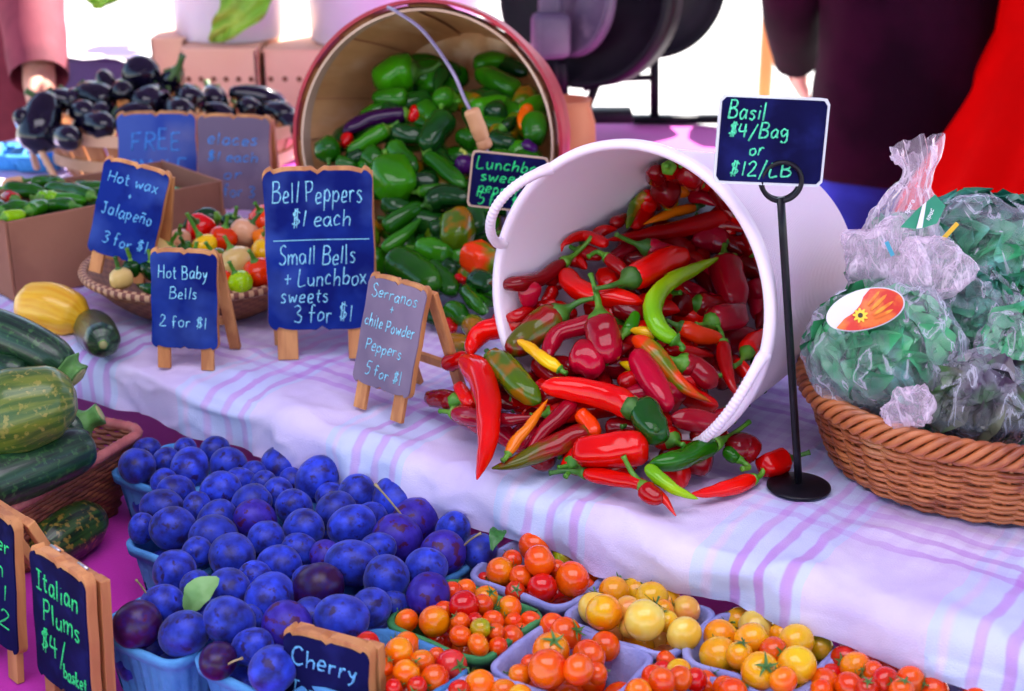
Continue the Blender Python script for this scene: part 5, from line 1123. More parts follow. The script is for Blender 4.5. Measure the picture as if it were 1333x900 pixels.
TM={'ro':tom('red_orange_tomato_skin',(.78,.045,.001),(.84,.10,.001)),'o':tom('orange_tomato_skin',(.86,.17,.001),(.86,.11,.001)),'r':tom('red_tomato_skin',(.66,.006,.002),(.54,.003,.002)),'y':tom('yellow_tomato_skin',(.82,.46,.010),(.84,.34,.006)),'oy':tom('orange_yellow_tomato_skin',(.86,.26,.002),(.86,.34,.006)),
 'p':tom('pale_yellow_tomato_skin',(.80,.58,.10),(.82,.48,.04)),'peach':tom('peach_tomato_skin',(.80,.28,.06),(.78,.38,.05)),'ol':tom('olive_tomato_skin',(.32,.28,.004),(.50,.26,.004)),'k':tom('pink_red_tomato_skin',(.72,.012,.03),(.62,.006,.01))}
TN={'ro':'red orange','o':'orange','r':'red','y':'yellow','oy':'orange yellow','p':'pale yellow','peach':'peach coloured','ol':'olive green','k':'pinkish red'}
m_cal=mat('tomato_calyx_green',(.05,.17,.03),(.09,.22,.04),scale=60,rough=.55,var=.15)
def tom_mesh(seed):
    rn=random.Random(seed+90); bm=bmesh.new(); bmesh.ops.create_uvsphere(bm,u_segments=28,v_segments=18,radius=1); el=rn.uniform(.90,1.04)
    for v in bm.verts:
        c=v.co.normalized(); d=1-.10*math.exp(-((1-c.z)/.05)) if c.z>0 else 1
        k=1+.02*noise.noise(c*1.3+Vector((seed*7,0,0))); v.co=Vector((c.x*k,c.y*k,c.z*el*d))
    me=bpy.data.meshes.new('tomato'); bm.to_mesh(me); bm.free(); me.polygons.foreach_set('use_smooth',[True]*len(me.polygons)); return me
def cal_mesh(seed):
    rn=random.Random(seed+3); mb=MB()
    for k in range(5):
        a=2*math.pi*k/5+rn.uniform(-.2,.2); L=rn.uniform(.5,.75); lift=rn.uniform(.02,.28); rows=[]
        for i in range(6):
            t=i/5; hw=.10*(1-t)**.7+.008; rr=.04+L*t; z=.93-.22*(rr)**2+.05+lift*t*t
            c=Vector((rr*math.cos(a+.2*t),rr*math.sin(a+.2*t),z)); s=Vector((-math.sin(a),math.cos(a),0)); rows.append([c-s*hw,c+Vector((0,0,-.02)),c+s*hw])
        mb.add(*loft(rows,close=False))
    tp=[Vector((0,0,.9)),Vector((.05,0,1.1)),Vector((.16*rn.uniform(-1,1),.1,1.32))]; mb.tube(cr(tp,7),[.075,.06,.055,.05,.05,.06,.07],7)
    me=mb.mesh('calyx'); me.materials.append(m_cal); me.polygons.foreach_set('use_smooth',[True]*len(me.polygons)); return me
tom_base=[tom_mesh(j) for j in range(6)]; tom_me={}; cal_me=[cal_mesh(j) for j in range(4)]
def tmesh(col,j):
    if (col,j) not in tom_me:
        me=tom_base[j].copy(); me.materials.append(TM[col]); tom_me[(col,j)]=me
    return tom_me[(col,j)]
Z2=lambda L:[(x/3.03+460,y/3.03+680,r/3.03,c) for x,y,r,c in L]
Z3=lambda L:[(x/2.704+840,y/2.704+700,r/2.704,c) for x,y,r,c in L]
TB={'rear left tomato basket':Z2([(715,105,63,'ro'),(735,162,60,'ro'),(580,200,57,'o'),(850,130,57,'ol'),(865,235,68,'ro'),(975,195,58,'ro'),(745,268,56,'r'),(660,235,45,'ro'),(625,150,38,'ro'),(520,220,25,'r'),(800,190,40,'ro'),(640,265,40,'r'),(920,260,40,'ro')]),
 'basket of small mixed orange tomatoes':Z2([(390,278,42,'ro'),(455,258,42,'o'),(550,278,46,'o'),(440,335,60,'r'),(505,330,42,'ro'),(615,342,48,'o'),(320,410,58,'o'),(210,388,45,'o'),(430,402,36,'ro'),(425,455,45,'ro'),(505,425,38,'ol'),(550,395,42,'ro'),(490,485,47,'o'),(565,440,36,'ro'),(572,490,40,'ro'),(635,395,36,'ro'),(640,455,47,'ro'),(712,396,42,'ro'),(690,440,32,'ro'),(470,390,36,'r'),(360,350,40,'ro')]),
 'tomato basket behind Cherry sign':Z2([(255,455,55,'o'),(180,515,55,'o'),(270,550,46,'o'),(210,605,52,'o'),(320,620,56,'ro'),(385,565,60,'k'),(50,490,52,'r'),(160,655,34,'r'),(250,650,40,'r'),(120,570,40,'ro'),(330,530,36,'ro')]),
 'basket of large orange tomatoes':Z2([(805,378,52,'ro'),(838,440,64,'ro'),(775,515,72,'o'),(1008,478,60,'ro'),(928,540,66,'ro'),(770,608,74,'ro'),(885,605,58,'ro'),(655,605,46,'o'),(960,600,42,'ro'),(700,560,40,'ro')]),
 'basket of yellow and peach tomatoes':Z2([(1010,245,56,'oy'),(1030,275,56,'oy'),(950,340,62,'p'),(990,375,68,'oy'),(1080,360,52,'peach'),(1140,255,62,'y'),(1180,310,62,'y'),(1270,285,60,'oy'),(1145,432,76,'p'),(1240,392,42,'y'),(1310,350,56,'peach'),(1300,430,66,'p'),(1220,350,44,'oy'),(1090,430,40,'peach')]),
 'small red and yellow tomato basket':Z2([(1232,502,60,'ro'),(1002,602,60,'ro'),(1070,562,46,'r'),(1130,538,38,'ro'),(1125,605,50,'ro'),(1050,642,52,'o'),(1215,632,50,'ro'),(1312,560,50,'y'),(1292,620,46,'ro'),(1200,578,42,'r')])+Z3([(230,500,46,'ro'),(335,515,52,'ro'),(280,530,44,'ro'),(170,500,40,'r')]),
 'tomato basket at bottom edge':Z2([(500,645,62,'o'),(605,658,50,'o'),(690,668,55,'oy'),(415,662,42,'r'),(930,665,60,'ro'),(840,668,45,'ro')]),
 'basket of pale yellow tomatoes':Z3([(330,290,47,'y'),(405,300,62,'p'),(505,322,50,'oy'),(265,352,62,'oy'),(375,378,57,'oy'),(265,418,66,'y'),(530,370,60,'y'),(400,472,65,'oy'),(530,452,66,'y'),(615,388,45,'ol'),(450,420,50,'ro'),(330,440,46,'oy'),(480,500,48,'o')]),
 'basket of small red tomatoes':Z3([(705,365,46,'r'),(685,422,46,'r'),(742,460,52,'o'),(655,490,44,'r'),(595,495,50,'ro'),(790,432,42,'r'),(720,530,52,'ro'),(845,505,50,'r'),(902,435,50,'r'),(935,508,46,'ro'),(985,500,42,'r'),(1012,542,52,'ro'),(620,545,46,'ro'),(780,535,38,'r'),(800,480,40,'ro'),(900,540,42,'ro')]),
 'right edge basket':Z3([(1205,528,58,'ro'),(1110,545,40,'r'),(1290,545,46,'ro')])}
allt=[]
for bn,L in TB.items():
    for (px,py,rp,c) in L:
        q=P(px,py,RIM+.016); rw=1.08*rp*cdepth(q)/FPX; allt.append([bn,px,py,rw,c])
BI={n:i for i,n in enumerate(['rear left tomato basket','basket of yellow and peach tomatoes','basket of pale yellow tomatoes','basket of small red tomatoes','right edge basket','basket of small mixed orange tomatoes','basket of large orange tomatoes','small red and yellow tomato basket','tomato basket behind Cherry sign','tomato basket at bottom edge'])}
def in_basket(bn,p,r,lim):
    """basket-local coordinates of p, kept a fruit's radius inside the rim"""
    o=BASK[9+BI[bn]]; d=p-o.location; u=d.dot(TT); v=d.dot(NN); hx,hy=.049-r*lim,(.0415 if BI[bn]<5 else .0445)-r*lim
    return o,max(-hx,min(hx,u)),max(-hy,min(hy,v)),hx,hy
titems=[]
for bn,px,py,rw,c in allt:
    z=RIM+rw*.4
    for _ in range(3):
        o,u,v,hx,hy=in_basket(bn,P(px,py,z),rw,.32); z=RIM+.003+rw*(-.15+1.5*(1-(u/hx)**2)*(1-(v/hy)**2))
    q=o.location+TT*u+NN*v; titems.append([Vector((q.x,q.y,z)),rw*.92])
both=titems+[[p.copy(),r] for p,r in items]
settle(titems)
rn=random.Random(77)
rkt={}
for bn in TB:
    idx=[i for i,a in enumerate(allt) if a[0]==bn]; r_=rank_rows([proj(titems[i][0]) for i in idx],19)
    for i,rc in zip(idx,r_): rkt[i]=rc
for i,((bn,px,py,rw,c),(pos,_)) in enumerate(zip(allt,titems)):
    o=bpy.data.objects.new('cherry_tomato',tmesh(c,i%6)); sc.collection.objects.link(o); o.location=pos; s=rw*1.0; o.scale=(s*rn.uniform(.95,1.04),s*rn.uniform(.95,1.04),s*rn.uniform(.90,1.10))
    o.rotation_euler=(rn.uniform(-1.5,1.5),rn.uniform(-1.5,1.5),rn.uniform(0,6.28))
    tag(o,'%s tomato, %s from left in the %s row, %s'%(TN[c],ordinal(rkt[i][1]),ordinal(rkt[i][0]),bn),'tomato','cherry tomatoes in their baskets')
    if rn.random()<.62:
        k=bpy.data.objects.new('calyx',cal_me[i%4]); sc.collection.objects.link(k); k.parent=o
rn=random.Random(14)
for bi,o in enumerate(BASK[9:]):
    cs=[['ro','r'],['oy','peach'],['y','oy'],['r','ro'],['ro','r'],['ro','r'],['ro','ro'],['ro','r'],['ro','r'],['o','ro']][bi]
    for lx in (-1,0,1):
        for ly in (-1,0,1):
            q=bpy.data.objects.new('cherry_tomato',tmesh(cs[(lx+ly)%2],(bi+lx)%6)); sc.collection.objects.link(q); q.location=o.matrix_basis@Vector((lx*.028+rn.uniform(-.003,.003),ly*.026+rn.uniform(-.003,.003),.029+rn.uniform(-.002,.006))); q.scale=(.0145,)*3; q.rotation_euler=(rn.uniform(0,6),rn.uniform(0,6),0)
            tag(q,'tomato of the lower layer, mostly hidden under others in its basket','tomato','lower layer of cherry tomatoes')

# ---- bags of herbs in the wicker basket
m_basil=mat('basil_leaf',(.006,.12,.075),(.045,.36,.13),scale=7,rough=.4,var=.1,coat=.2,c3=(.14,.50,.42),s3=24,lo3=.56,hi3=.7); m_purp=mat('purple_basil_leaf',(.035,.012,.045),(.10,.10,.06),scale=10,rough=.4,coat=.2,c3=(.05,.16,.04),s3=30,lo3=.5,hi3=.7)  # pale blue green patches on the basil imitate reflections off the film
def film_mat():
    m=bpy.data.materials.new('clear_plastic_film'); m.use_nodes=True; n=m.node_tree.nodes;L=m.node_tree.links; out=n['Material Output']; b=n['Principled BSDF']
    b.inputs['Base Color'].default_value=(.80,.78,.92,1); b.inputs['Roughness'].default_value=.06; b.inputs['Coat Weight'].default_value=.6
    tr=n.new('ShaderNodeBsdfTransparent'); mx=n.new('ShaderNodeMixShader'); lw=n.new('ShaderNodeLayerWeight'); lw.inputs['Blend'].default_value=.32
    tc=n.new('ShaderNodeTexCoord'); nz=n.new('ShaderNodeTexNoise'); vo=n.new('ShaderNodeTexVoronoi'); vo.inputs['Scale'].default_value=52; L.new(tc.outputs['Object'],vo.inputs['Vector']); nz.inputs['Scale'].default_value=13; nz.inputs['Detail'].default_value=3; nz.inputs['Distortion'].default_value=3.5; mp=n.new('ShaderNodeMapping'); mp.inputs['Scale'].default_value=(1.6,1.2,.55); mp.inputs['Rotation'].default_value=(.3,.5,.4); L.new(tc.outputs['Object'],mp.inputs[0]); L.new(mp.outputs[0],nz.inputs[0])
    r=n.new('ShaderNodeValToRGB'); r.color_ramp.elements[0].position=.555; r.color_ramp.elements[1].position=.60; e3=r.color_ramp.elements.new(.645); e3.color=(.05,.05,.05,1); r.color_ramp.elements[1].color=(.34,.34,.34,1); L.new(nz.outputs[0],r.inputs[0])
    ad=n.new('ShaderNodeMath'); ad.operation='MULTIPLY_ADD'; ad.inputs[1].default_value=.58; ad.inputs[2].default_value=.035; L.new(lw.outputs['Facing'],ad.inputs[0])
    a2=n.new('ShaderNodeMath'); a2.operation='ADD'; a2.use_clamp=True; L.new(ad.outputs[0],a2.inputs[0]); L.new(r.outputs[0],a2.inputs[1])
    bp=n.new('ShaderNodeBump'); bp.inputs['Strength'].default_value=.9; bp.inputs['Distance'].default_value=.004; hm=n.new('ShaderNodeMath'); hm.operation='MULTIPLY_ADD'; hm.inputs[1].default_value=.55; L.new(vo.outputs['Distance'],hm.inputs[0]); L.new(nz.outputs[0],hm.inputs[2]); L.new(hm.outputs[0],bp.inputs['Height']); L.new(bp.outputs[0],b.inputs['Normal'])
    L.new(a2.outputs[0],mx.inputs[0]); L.new(tr.outputs[0],mx.inputs[1]); L.new(b.outputs[0],mx.inputs[2]); L.new(mx.outputs[0],out.inputs[0]); return m
m_film=film_mat()
m_film2=mat('bunched_pink_film',(.78,.62,.76),(.84,.74,.86),scale=24,rough=.25,coat=.4,sss=.2)
def wrinkle(p,seed,amp):
    q=p*1.0; s=Vector((seed*3.1,seed*1.7,0)); a=1-abs(noise.noise(q*26+s))*2; b=1-abs(noise.noise(q*60+s))*2; c=noise.noise(q*13+s)
    return amp*(.55*a+.25*b+.8*c-.45)
def herb_bag(label,c,rx,ry,rz,seed,mleaf=m_basil,tilt=None,nleaf=260):
    r=empty('herb_bag',c,label,'bag of herbs','clear bags of herbs in the wicker basket'); Mt=tilt or Matrix.Identity(3)
    bm=bmesh.new(); bmesh.ops.create_icosphere(bm,subdivisions=6,radius=1)
    for v in bm.verts:
        d=v.co.normalized(); p=Vector((d.x*rx,d.y*ry,d.z*rz)); v.co=Mt@(p+d*wrinkle(p+c,seed,.011))
    me=bpy.data.meshes.new('plastic_film'); bm.to_mesh(me); bm.free(); obj('plastic_film',me,m_film,r)
    rn=random.Random(seed); mb=MB()
    for i in range(nleaf):
        d=Vector((rn.gauss(0,1),rn.gauss(0,1),rn.gauss(0,1))).normalized(); k=rn.uniform(.74,.83) if i<nleaf*.75 else rn.uniform(.5,.74); q=Mt@Vector((d.x*rx*k,d.y*ry*k,d.z*rz*k)); nrm=(Mt@d)
        t=nrm.cross(Vector((rn.uniform(-1,1),rn.uniform(-1,1),rn.uniform(-1,1)))).normalized(); nn=(nrm+Vector((rn.uniform(-.3,.3),rn.uniform(-.3,.3),rn.uniform(-.3,.3)))).normalized(); t=(t-nn*t.dot(nn)).normalized(); s=nn.cross(t); L=rn.uniform(.036,.070)*(rx/.07)**.4; wd=L*rn.uniform(.22,.36); cv=rn.uniform(-.4,.4); wv_=rn.uniform(0,6); rows=[]
        for a in range(10):
            u=a/9; hw=wd*math.sin(math.pi*min(1,.04+u*.95))**.7; cc=q+t*L*(u-.5)+s*L*cv*(u-.5)**2-nn*.30*(u-.5)**2*L+nn*.0022*math.sin(9*u+wv_)
            rows.append([cc-s*hw+nn*hw*(.35+.25*math.sin(14*u+wv_)),cc-s*hw*.45+nn*hw*.08,cc-nn*hw*.16,cc+s*hw*.45+nn*hw*.08,cc+s*hw+nn*hw*(.35+.25*math.cos(12*u+wv_))])
        mb.add(*loft(rows,close=False))
    obj('leaves',mb.mesh('leaves'),mleaf,r); return r
b1c=PD(1150,455,1.235); b1=herb_bag('clear bag of green basil with an oval white and red label at the basket rim',b1c,.072,.060,.060,1)
b2c=PD(1300,335,1.36); b2=herb_bag('clear bag of green herbs at the back right, lying over the others',b2c,.098,.06,.058,2,tilt=Matrix.Rotation(R(14),3,'Y'))
b3c=PD(1275,522,1.185); b3=herb_bag('clear bag of purple basil at the front rim of the basket',b3c,.048,.042,.040,3,mleaf=m_purp,nleaf=160)
b5c=PD(1250,420,1.29); b5=herb_bag('clear bag of green herbs in the middle of the wicker basket',b5c,.060,.05,.05,5)
b6c=PD(1345,470,1.22); b6=herb_bag('clear bag of herbs at the right edge of the photo',b6c,.05,.05,.05,6)
b7=herb_bag('clear bag of herbs lying lowest in the wicker basket, mostly hidden by the others',WC+Vector((.005,.01,.047)),.105,.105,.036,9,nleaf=160)
# the bag with a gathered, twisted neck
b4c=PD(1170,345,1.315); b4=herb_bag('tied bag with a twisted pink white neck and green label, tallest in the basket',b4c,.052,.045,.046,4,nleaf=90)
def neck():
    prof=[]; path=cr([PD(1160,360,1.30)-b4c,PD(1168,315,1.30)-b4c,PD(1180,276,1.30)-b4c,PD(1192,236,1.305)-b4c,PD(1196,212,1.31)-b4c,PD(1192,188,1.31)-b4c],34)
    rad=[(0,.040),(.18,.042),(.38,.036),(.55,.028),(.70,.014),(.78,.013),(.9,.021),(1,.024)]
    rows=[]; fr=frames(path)
    for i,p in enumerate(path):
        t=i/33; u,w_=fr[i]; rr=lerpprof(rad,t); row=[]
        for k in range(72):
            a=2*math.pi*k/72; fl=.10+.16*max(0,(t-.5)); q=Vector((math.cos(a)*2,math.sin(a)*2,t*3)); m=1+fl*math.sin(9*a+t*5+2*noise.noise(q))+.22*noise.noise(q*1.7)+.10*noise.noise(q*5)
            ex=(.008*noise.noise(Vector((a*2,3,1))) if t>.95 else 0)
            row.append(p+(u*math.cos(a)+w_*math.sin(a)*.8)*rr*m+Vector((0,0,ex)))
        rows.append(row)
    mb=MB(); mb.add(*loft(rows)); return mb.mesh('gathered_neck')
m_nk=film_mat(); m_nk.name='gathered_film'
for nd in m_nk.node_tree.nodes:
    if nd.type=='MATH' and nd.operation=='MULTIPLY_ADD': nd.inputs[2].default_value=.17
    if nd.type=='BSDF_PRINCIPLED': nd.inputs['Base Color'].default_value=(.88,.70,.84,1)
obj('gathered_neck',neck(),m_nk,b4)
# crumpled loose film at the left side of the tied bag and between the front bags
def crumple(name,c,rx,rz,seed,par,m):
    bm=bmesh.new(); bmesh.ops.create_icosphere(bm,subdivisions=5,radius=1)
    for v in bm.verts:
        d=v.co.normalized(); p=Vector((d.x*rx,d.y*rx*.6,d.z*rz)); f=1+.60*noise.noise(d*1.3+Vector((seed,0,0)))+.34*(1-2.2*abs(noise.noise(Vector((d.x*2.6,d.y*2.6,d.z*1.1))+Vector((seed,2,0)))))
        v.co=p*f
    me=bpy.data.meshes.new(name); bm.to_mesh(me); bm.free(); o=obj(name,me,m,par); o.location=c-par.location; return o
crumple('crumpled_film',PD(1150,335,1.262),.030,.026,3,b4,m_nk); crumple('crumpled_film',PD(1205,350,1.255),.028,.020,8,b4,m_nk); crumple('crumpled_film',PD(1184,530,1.148),.016,.014,5,b1,m_nk)
# labels on the bags
m_lwh=mat('white_label_paper',(.80,.78,.84),rough=.5); m_lgr=mat('green_label_paper',(.012,.20,.11),(.018,.26,.14),scale=20,rough=.45); m_ink=mat('label_ink',(.06,.05,.10),rough=.6); m_lred=mat('label_red',(.60,.03,.015),(.72,.16,.02),scale=60,rough=.45); m_lor=mat('label_orange',(.82,.30,.02),(.75,.14,.01),scale=80,rough=.45); m_lye=mat('label_yellow',(.85,.60,.04),rough=.5); m_lbr=mat('label_brown',(.05,.02,.01),rough=.5); m_tie=mat('yellow_twist_tie',(.82,.50,.02),rough=.4); m_teal=mat('teal_print',(.05,.35,.50),rough=.5)
def decal(name,cpx,D,u,v,pts,m,par,bow=.15,off=0):
    """a paper label bent over the bag: outline pts in label axes (metres) spanned by u,v around the point seen at cpx"""
    c=PD(*cpx,D)-par.location; u=u.normalized(); n_=u.cross(v).normalized(); v=n_.cross(u)
    if n_.y>0: n_=-n_
    mid=Vector((sum(p[0] for p in pts)/len(pts),sum(p[1] for p in pts)/len(pts)))
    rings=[[(mid.x+(x-mid.x)*k,mid.y+(y-mid.y)*k) for x,y in pts] for k in (1,.66,.33,.02)]
    W=lambda x,y:c+u*x+v*y+n_*(off-bow*(x*x+y*y)/.05)
    mb=MB(); mb.add(*loft([[W(x,y) for x,y in r] for r in rings])); mb.add(*loft([[W(x,y)-n_*.0004 for x,y in r] for r in rings[::-1]])); o=obj(name,mb.mesh(),m,par); return o
ux_=Vector((.95,.06,.26)); vx_=Vector((-.12,.52,.80))
ov=[(.034*math.cos(2*math.pi*k/40),.0175*math.sin(2*math.pi*k/40)) for k in range(40)]
lab1=decal('paper_label',(1128,402),1.1865,ux_,vx_,ov,m_lwh,b1,.25)
half=[(.0325*math.cos(a),.0165*math.sin(a)) for a in [R(-150)+R(225)*k/30 for k in range(31)]]
pic=decal('label_picture',(1128,402),1.1850,ux_,vx_,half,m_lred,b1,.25); pic.parent=lab1
def stripe(x,y,ang,L,w_): 
    ca,sa=math.cos(ang),math.sin(ang); return [(x+ca*L*t-sa*w_*s,y+sa*L*t+ca*w_*s) for t,s in ((-1,-.5),(-.3,-1),(.6,-.8),(1,0),(.6,.8),(-.3,1),(-1,.5))]
for k,(x,y,a,L,w_) in enumerate([(.012,.003,.5,.010,.0017),(.014,-.003,.35,.011,.0016),(.009,.0075,.6,.008,.0014),(.013,-.008,.2,.009,.0014)]):
    q=decal('carrot_picture',(1128,402),1.1841,ux_,vx_,stripe(x,y,a,L,w_),m_lor,b1,.25); q.parent=lab1
fl=[(-.0065+.0062*(1+.25*math.cos(9*a))*math.cos(a)*.85,-.004+.0062*(1+.25*math.cos(9*a))*math.sin(a)*.85) for a in [2*math.pi*k/54 for k in range(54)]]
q=decal('flower_picture',(1128,402),1.1838,ux_,vx_,fl,m_lye,b1,.25); q.parent=lab1
q=decal('flower_centre',(1128,402),1.1833,ux_,vx_,[(-.0065+.0021*math.cos(2*math.pi*k/16),-.004+.0021*math.sin(2*math.pi*k/16)) for k in range(16)],m_lbr,b1,.25); q.parent=lab1
gl=[(-.023,-.008),(-.006,-.0125),(.011,-.010),(.021,.004),(.0125,.0155),(-.006,.005)]
lab4=decal('green_label',(1203,279),1.262,Vector((.95,.2,.10)),Vector((-.2,.2,.95)),gl,m_lgr,b4,.05)
q=decal('white_band',(1203,279),1.2605,Vector((.95,.2,.10)),Vector((-.2,.2,.95)),[(-.0085,-.0115),(-.0030,-.0118),(.0035,.0105),(-.0005,.0080)],m_lwh,b4,.05); q.parent=lab4
def label_text(t,cpx,D,u,v,x,y,size,par,m,ang=0,rad=.00035):
    mb=MB(); write(mb,t,x,y,size,None,rad); me=mb.mesh(); u=u.normalized(); n_=u.cross(v).normalized(); v=n_.cross(u)
    if n_.y>0: n_=-n_
    c=PD(*cpx,D)-par.location; ca,sa=math.cos(ang),math.sin(ang)
    for vv in me.vertices:
        px_,pz_=vv.co.x,vv.co.z; xx,yy=px_*ca-pz_*sa,px_*sa+pz_*ca; vv.co=c+u*xx+v*yy+n_*(.0003-.05*(xx*xx+yy*yy)/.05+vv.co.y*-.2)
    return obj('label_lettering',me,m,par)
for t,x,y in (('spara',-.0165,-.0085),('spac',.0015,-.0078)):
    pass
o=label_text('spara',(1203,279),1.2598,Vector((.95,.2,.10)),Vector((-.2,.2,.95)),-.008,.0135,.0048,b4,m_lwh,R(52)); o.parent=lab4
o=label_text('spac',(1203,279),1.2598,Vector((.95,.2,.10)),Vector((-.2,.2,.95)),-.003,-.0065,.0048,b4,m_lwh,R(52)); o.parent=lab4
obj('twist_tie',MB().box(PD(1237,301,1.262)-b4c,(.0035,.002,.0185),Matrix.Rotation(R(38),3,'Y')).mesh(),m_tie,b4,smooth=False)
obj('printed_mark',MB().box(PD(1158,324,1.236)-b4c,(.0035,.001,.014),Matrix.Rotation(R(-28),3,'Y')).mesh(),m_teal,b4,smooth=False)
# ================================================================ BEHIND THE STALL
m_peach=mat('peach_cardboard',(.84,.50,.33),(.88,.56,.38),scale=5,rough=.8); m_hole=mat('hole_shade_brown',(.22,.06,.03),rough=.9)
def hcarton(x0,x1,D,z0,h,depth,label,nh):
    r=empty('produce_box',((x0+x1)/2,D,z0),label,'cardboard box','peach cardboard produce boxes'); w=x1-x0
    # front wall with a row of round holes, four walls and a lid
    mb=MB(); hz=h*.55; hr=.0052; xs=[-w/2+w*(i+.5)/nh for i in range(nh)]
    bm=bmesh.new(); 
    ed=[-w/2]+[ (a+b)/2 for a,b in zip(xs,xs[1:])]+[w/2]
    for i,x in enumerate(xs):
        a,b=ed[i],ed[i+1]; ring=[Vector((x+hr*math.cos(2*math.pi*k/16),0,hz+hr*math.sin(2*math.pi*k/16))) for k in range(16)]
        outer=[]
        for k in range(16):
            q=((k+2)%16)/4; s_=int(q); f_=q-s_
            outer.append(Vector([(b,0,h*f_),(b+(a-b)*f_,0,h),(a,0,h-h*f_),(a+(b-a)*f_,0,0)][s_]))
        mb.add(*loft([ring,outer])); mb.add(*loft([[p+Vector((0,.006,0)) for p in ring],ring]))
    obj('front_wall',mb.mesh(),m_peach,r,smooth=False)
    obj('hole_shade_sheet',MB().box((0,.008,h/2),(w-.004,.003,h-.004)).mesh(),m_hole,r,smooth=False)  # dark sheet standing in for the shade inside the holes
    mb=MB(); mb.box((-w/2+.002,depth/2,h/2),(.004,depth,h)); mb.box((w/2-.002,depth/2,h/2),(.004,depth,h)); mb.box((0,depth-.002,h/2),(w-.01,.004,h)); obj('side_walls',mb.mesh(),m_peach,r,smooth=False)
    obj('lid',MB().box((0,depth/2,h+.002),(w,depth,.004)).mesh(),m_peach,r,smooth=False); return r
D1=2.78
def X(px,D,z): return (px-666.5)/FPX*(D*math.cos(R(PITCH))+(CH-z)*math.sin(R(PITCH)))
zb=.012
hcarton(X(236,D1,.1),X(334,D1,.1),D1,zb,.118,.3,'peach cardboard box with round holes directly behind the eggplants',6)
hcarton(X(340,D1+.0,.1),X(470,D1,.1),D1+.02,zb,.112,.3,'peach cardboard box with round holes partly behind the bushel basket',7)
hcarton(X(188,D1,.1),X(233,D1,.1),D1+.06,zb,.128,.3,'narrow peach cardboard box at the left end of the row',3)
m_bkt=mat('white_bucket_plastic',(.72,.70,.84),(.76,.74,.86),scale=3,rough=.4,sss=.1)
def bucket(c,r,h,label):
    o=empty('white_bucket',c,label,'bucket','white plastic buckets on the boxes')
    pr=[(r*.86,0),(r*.88,.004),(r*.97,h-.03),(r*1.03,h-.03),(r*1.03,h-.022),(r*.985,h-.02),(r,h-.004),(r*1.03,h-.002),(r*1.03,h),(r*.97,h),(r*.83,.006)]
    obj('bucket_wall',MB().add(*loft([circ(a,z,72) for a,z in pr],capb=True,capt=True)).mesh(),m_bkt,o,smooth=True)
    return o
bk1=bucket(Vector((X(300,D1+.16,.15),D1+.15,zb+.123)),.118,.30,'white plastic bucket of lettuce standing on the peach boxes')
bk2=bucket(Vector((X(507,D1+.02,.12),D1+.16,zb+.118)),.185,.34,'wide white plastic bucket behind the bushel basket')
m_let=mat('lettuce_green',(.22,.46,.03),(.36,.58,.06),scale=12,rough=.45,sss=.1)
def lettuce(label,pts,wd,seed):
    path=cr(pts,26); fr=frames(path); rows=[]; c=path[0]
    for i,p in enumerate(path):
        t=i/25; u,w_=fr[i]; side=Vector((1,0,0)); up=Vector((0,-1,.2)); hw=wd*(math.sin(math.pi*min(1,.12+t*.86)))**.6
        rows.append([p-c+side*hw*j/6+up*(.35*hw*abs(j/6)**2+.016*abs(j/6)*math.sin(t*22+j*1.3+seed)+.010*noise.noise(Vector((t*8,j*.5,seed)))) for j in range(-6,7)])
    mb=MB(); mb.add(*loft(rows,close=False)); o=obj('lettuce_leaf',mb.mesh(),m_let); o.location=c; return tag(o,label,'lettuce')
lettuce('bright green lettuce leaf hanging over the left white bucket',[PD(322,-60,2.80),PD(325,-20,2.765),PD(318,15,2.76),PD(300,38,2.765),PD(282,56,2.775)],.048,1)
lettuce('green leaf tip hanging at the top left before the arm',[PD(150,-50,2.6),PD(140,-12,2.59),PD(128,12,2.6)],.034,5)

# black drum fan on a stand, at the back of the magenta cloth
m_fan=mat('fan_black',(.005,.003,.008),(.010,.005,.012),spec=.2,scale=8,rough=.5); m_fang=mat('fan_grey_violet',(.16,.10,.17),(.11,.07,.13),scale=10,rough=.5,c3=(.25,.17,.24),s3=20,lo3=.58,hi3=.7)
fb=Vector((X(800,2.64,.1),2.64,.0)); fan=empty('drum_fan',fb,'dark round twin drum fan on a black frame at the back table','fan')
def disc(name,c,a,r,th,m,rim=True,par=fan):
    M=frame_from_axis(c-fb,a); pr=[(0.001,th*.5),(r*.25,th*.5),(r*.28,th*.62),(r*.34,th*.5),(r*.90,th*.38),(r*.94,th*.55),(r,th*.5),(r,-th*.5),(r*.94,-th*.55),(r*.9,-th*.4),(.001,-th*.4)]
    me=MB().add(*loft([circ(q,z,64) for q,z in pr])).mesh(); me.transform(M); return obj(name,me,m,par)
disc('front_drum',PD(768,-6,2.58),Vector((-.45,-.9,.1)),.155,.07,m_fan); disc('rear_drum',PD(846,-22,2.80),Vector((.2,-.95,.1)),.135,.08,m_fan)
disc('grey_face',PD(742,-8,2.545),Vector((-.75,-.6,.08)),.105,.02,m_fang)
obj('motor_housing',MB().box(PD(717,46,2.50)-fb,(.062,.05,.075),Matrix.Rotation(.25,3,'Z'),bev=.012).mesh(),m_fang,fan); obj('motor_housing',MB().box(PD(716,10,2.515)-fb,(.04,.03,.075),bev=.008).mesh(),m_fang,fan)
mb=MB()
for p,q,r_ in (((730,80,2.52),(733,132,2.56),.011),((852,60,2.72),(852,160,2.72),.009),((780,100,2.60),(760,152,2.60),.008)): mb.tube([PD(*p)-fb,PD(*q)-fb],r_,10)
mb.tube(cr([PD(760,116,2.66)-fb,PD(800,104,2.68)-fb,PD(850,101,2.72)-fb],12),.006,8); mb.box(PD(880,155,2.72)-fb+Vector((0,0,0)),(.16,.03,.012)); mb.box(PD(775,150,2.62)-fb,(.13,.05,.022),bev=.004)
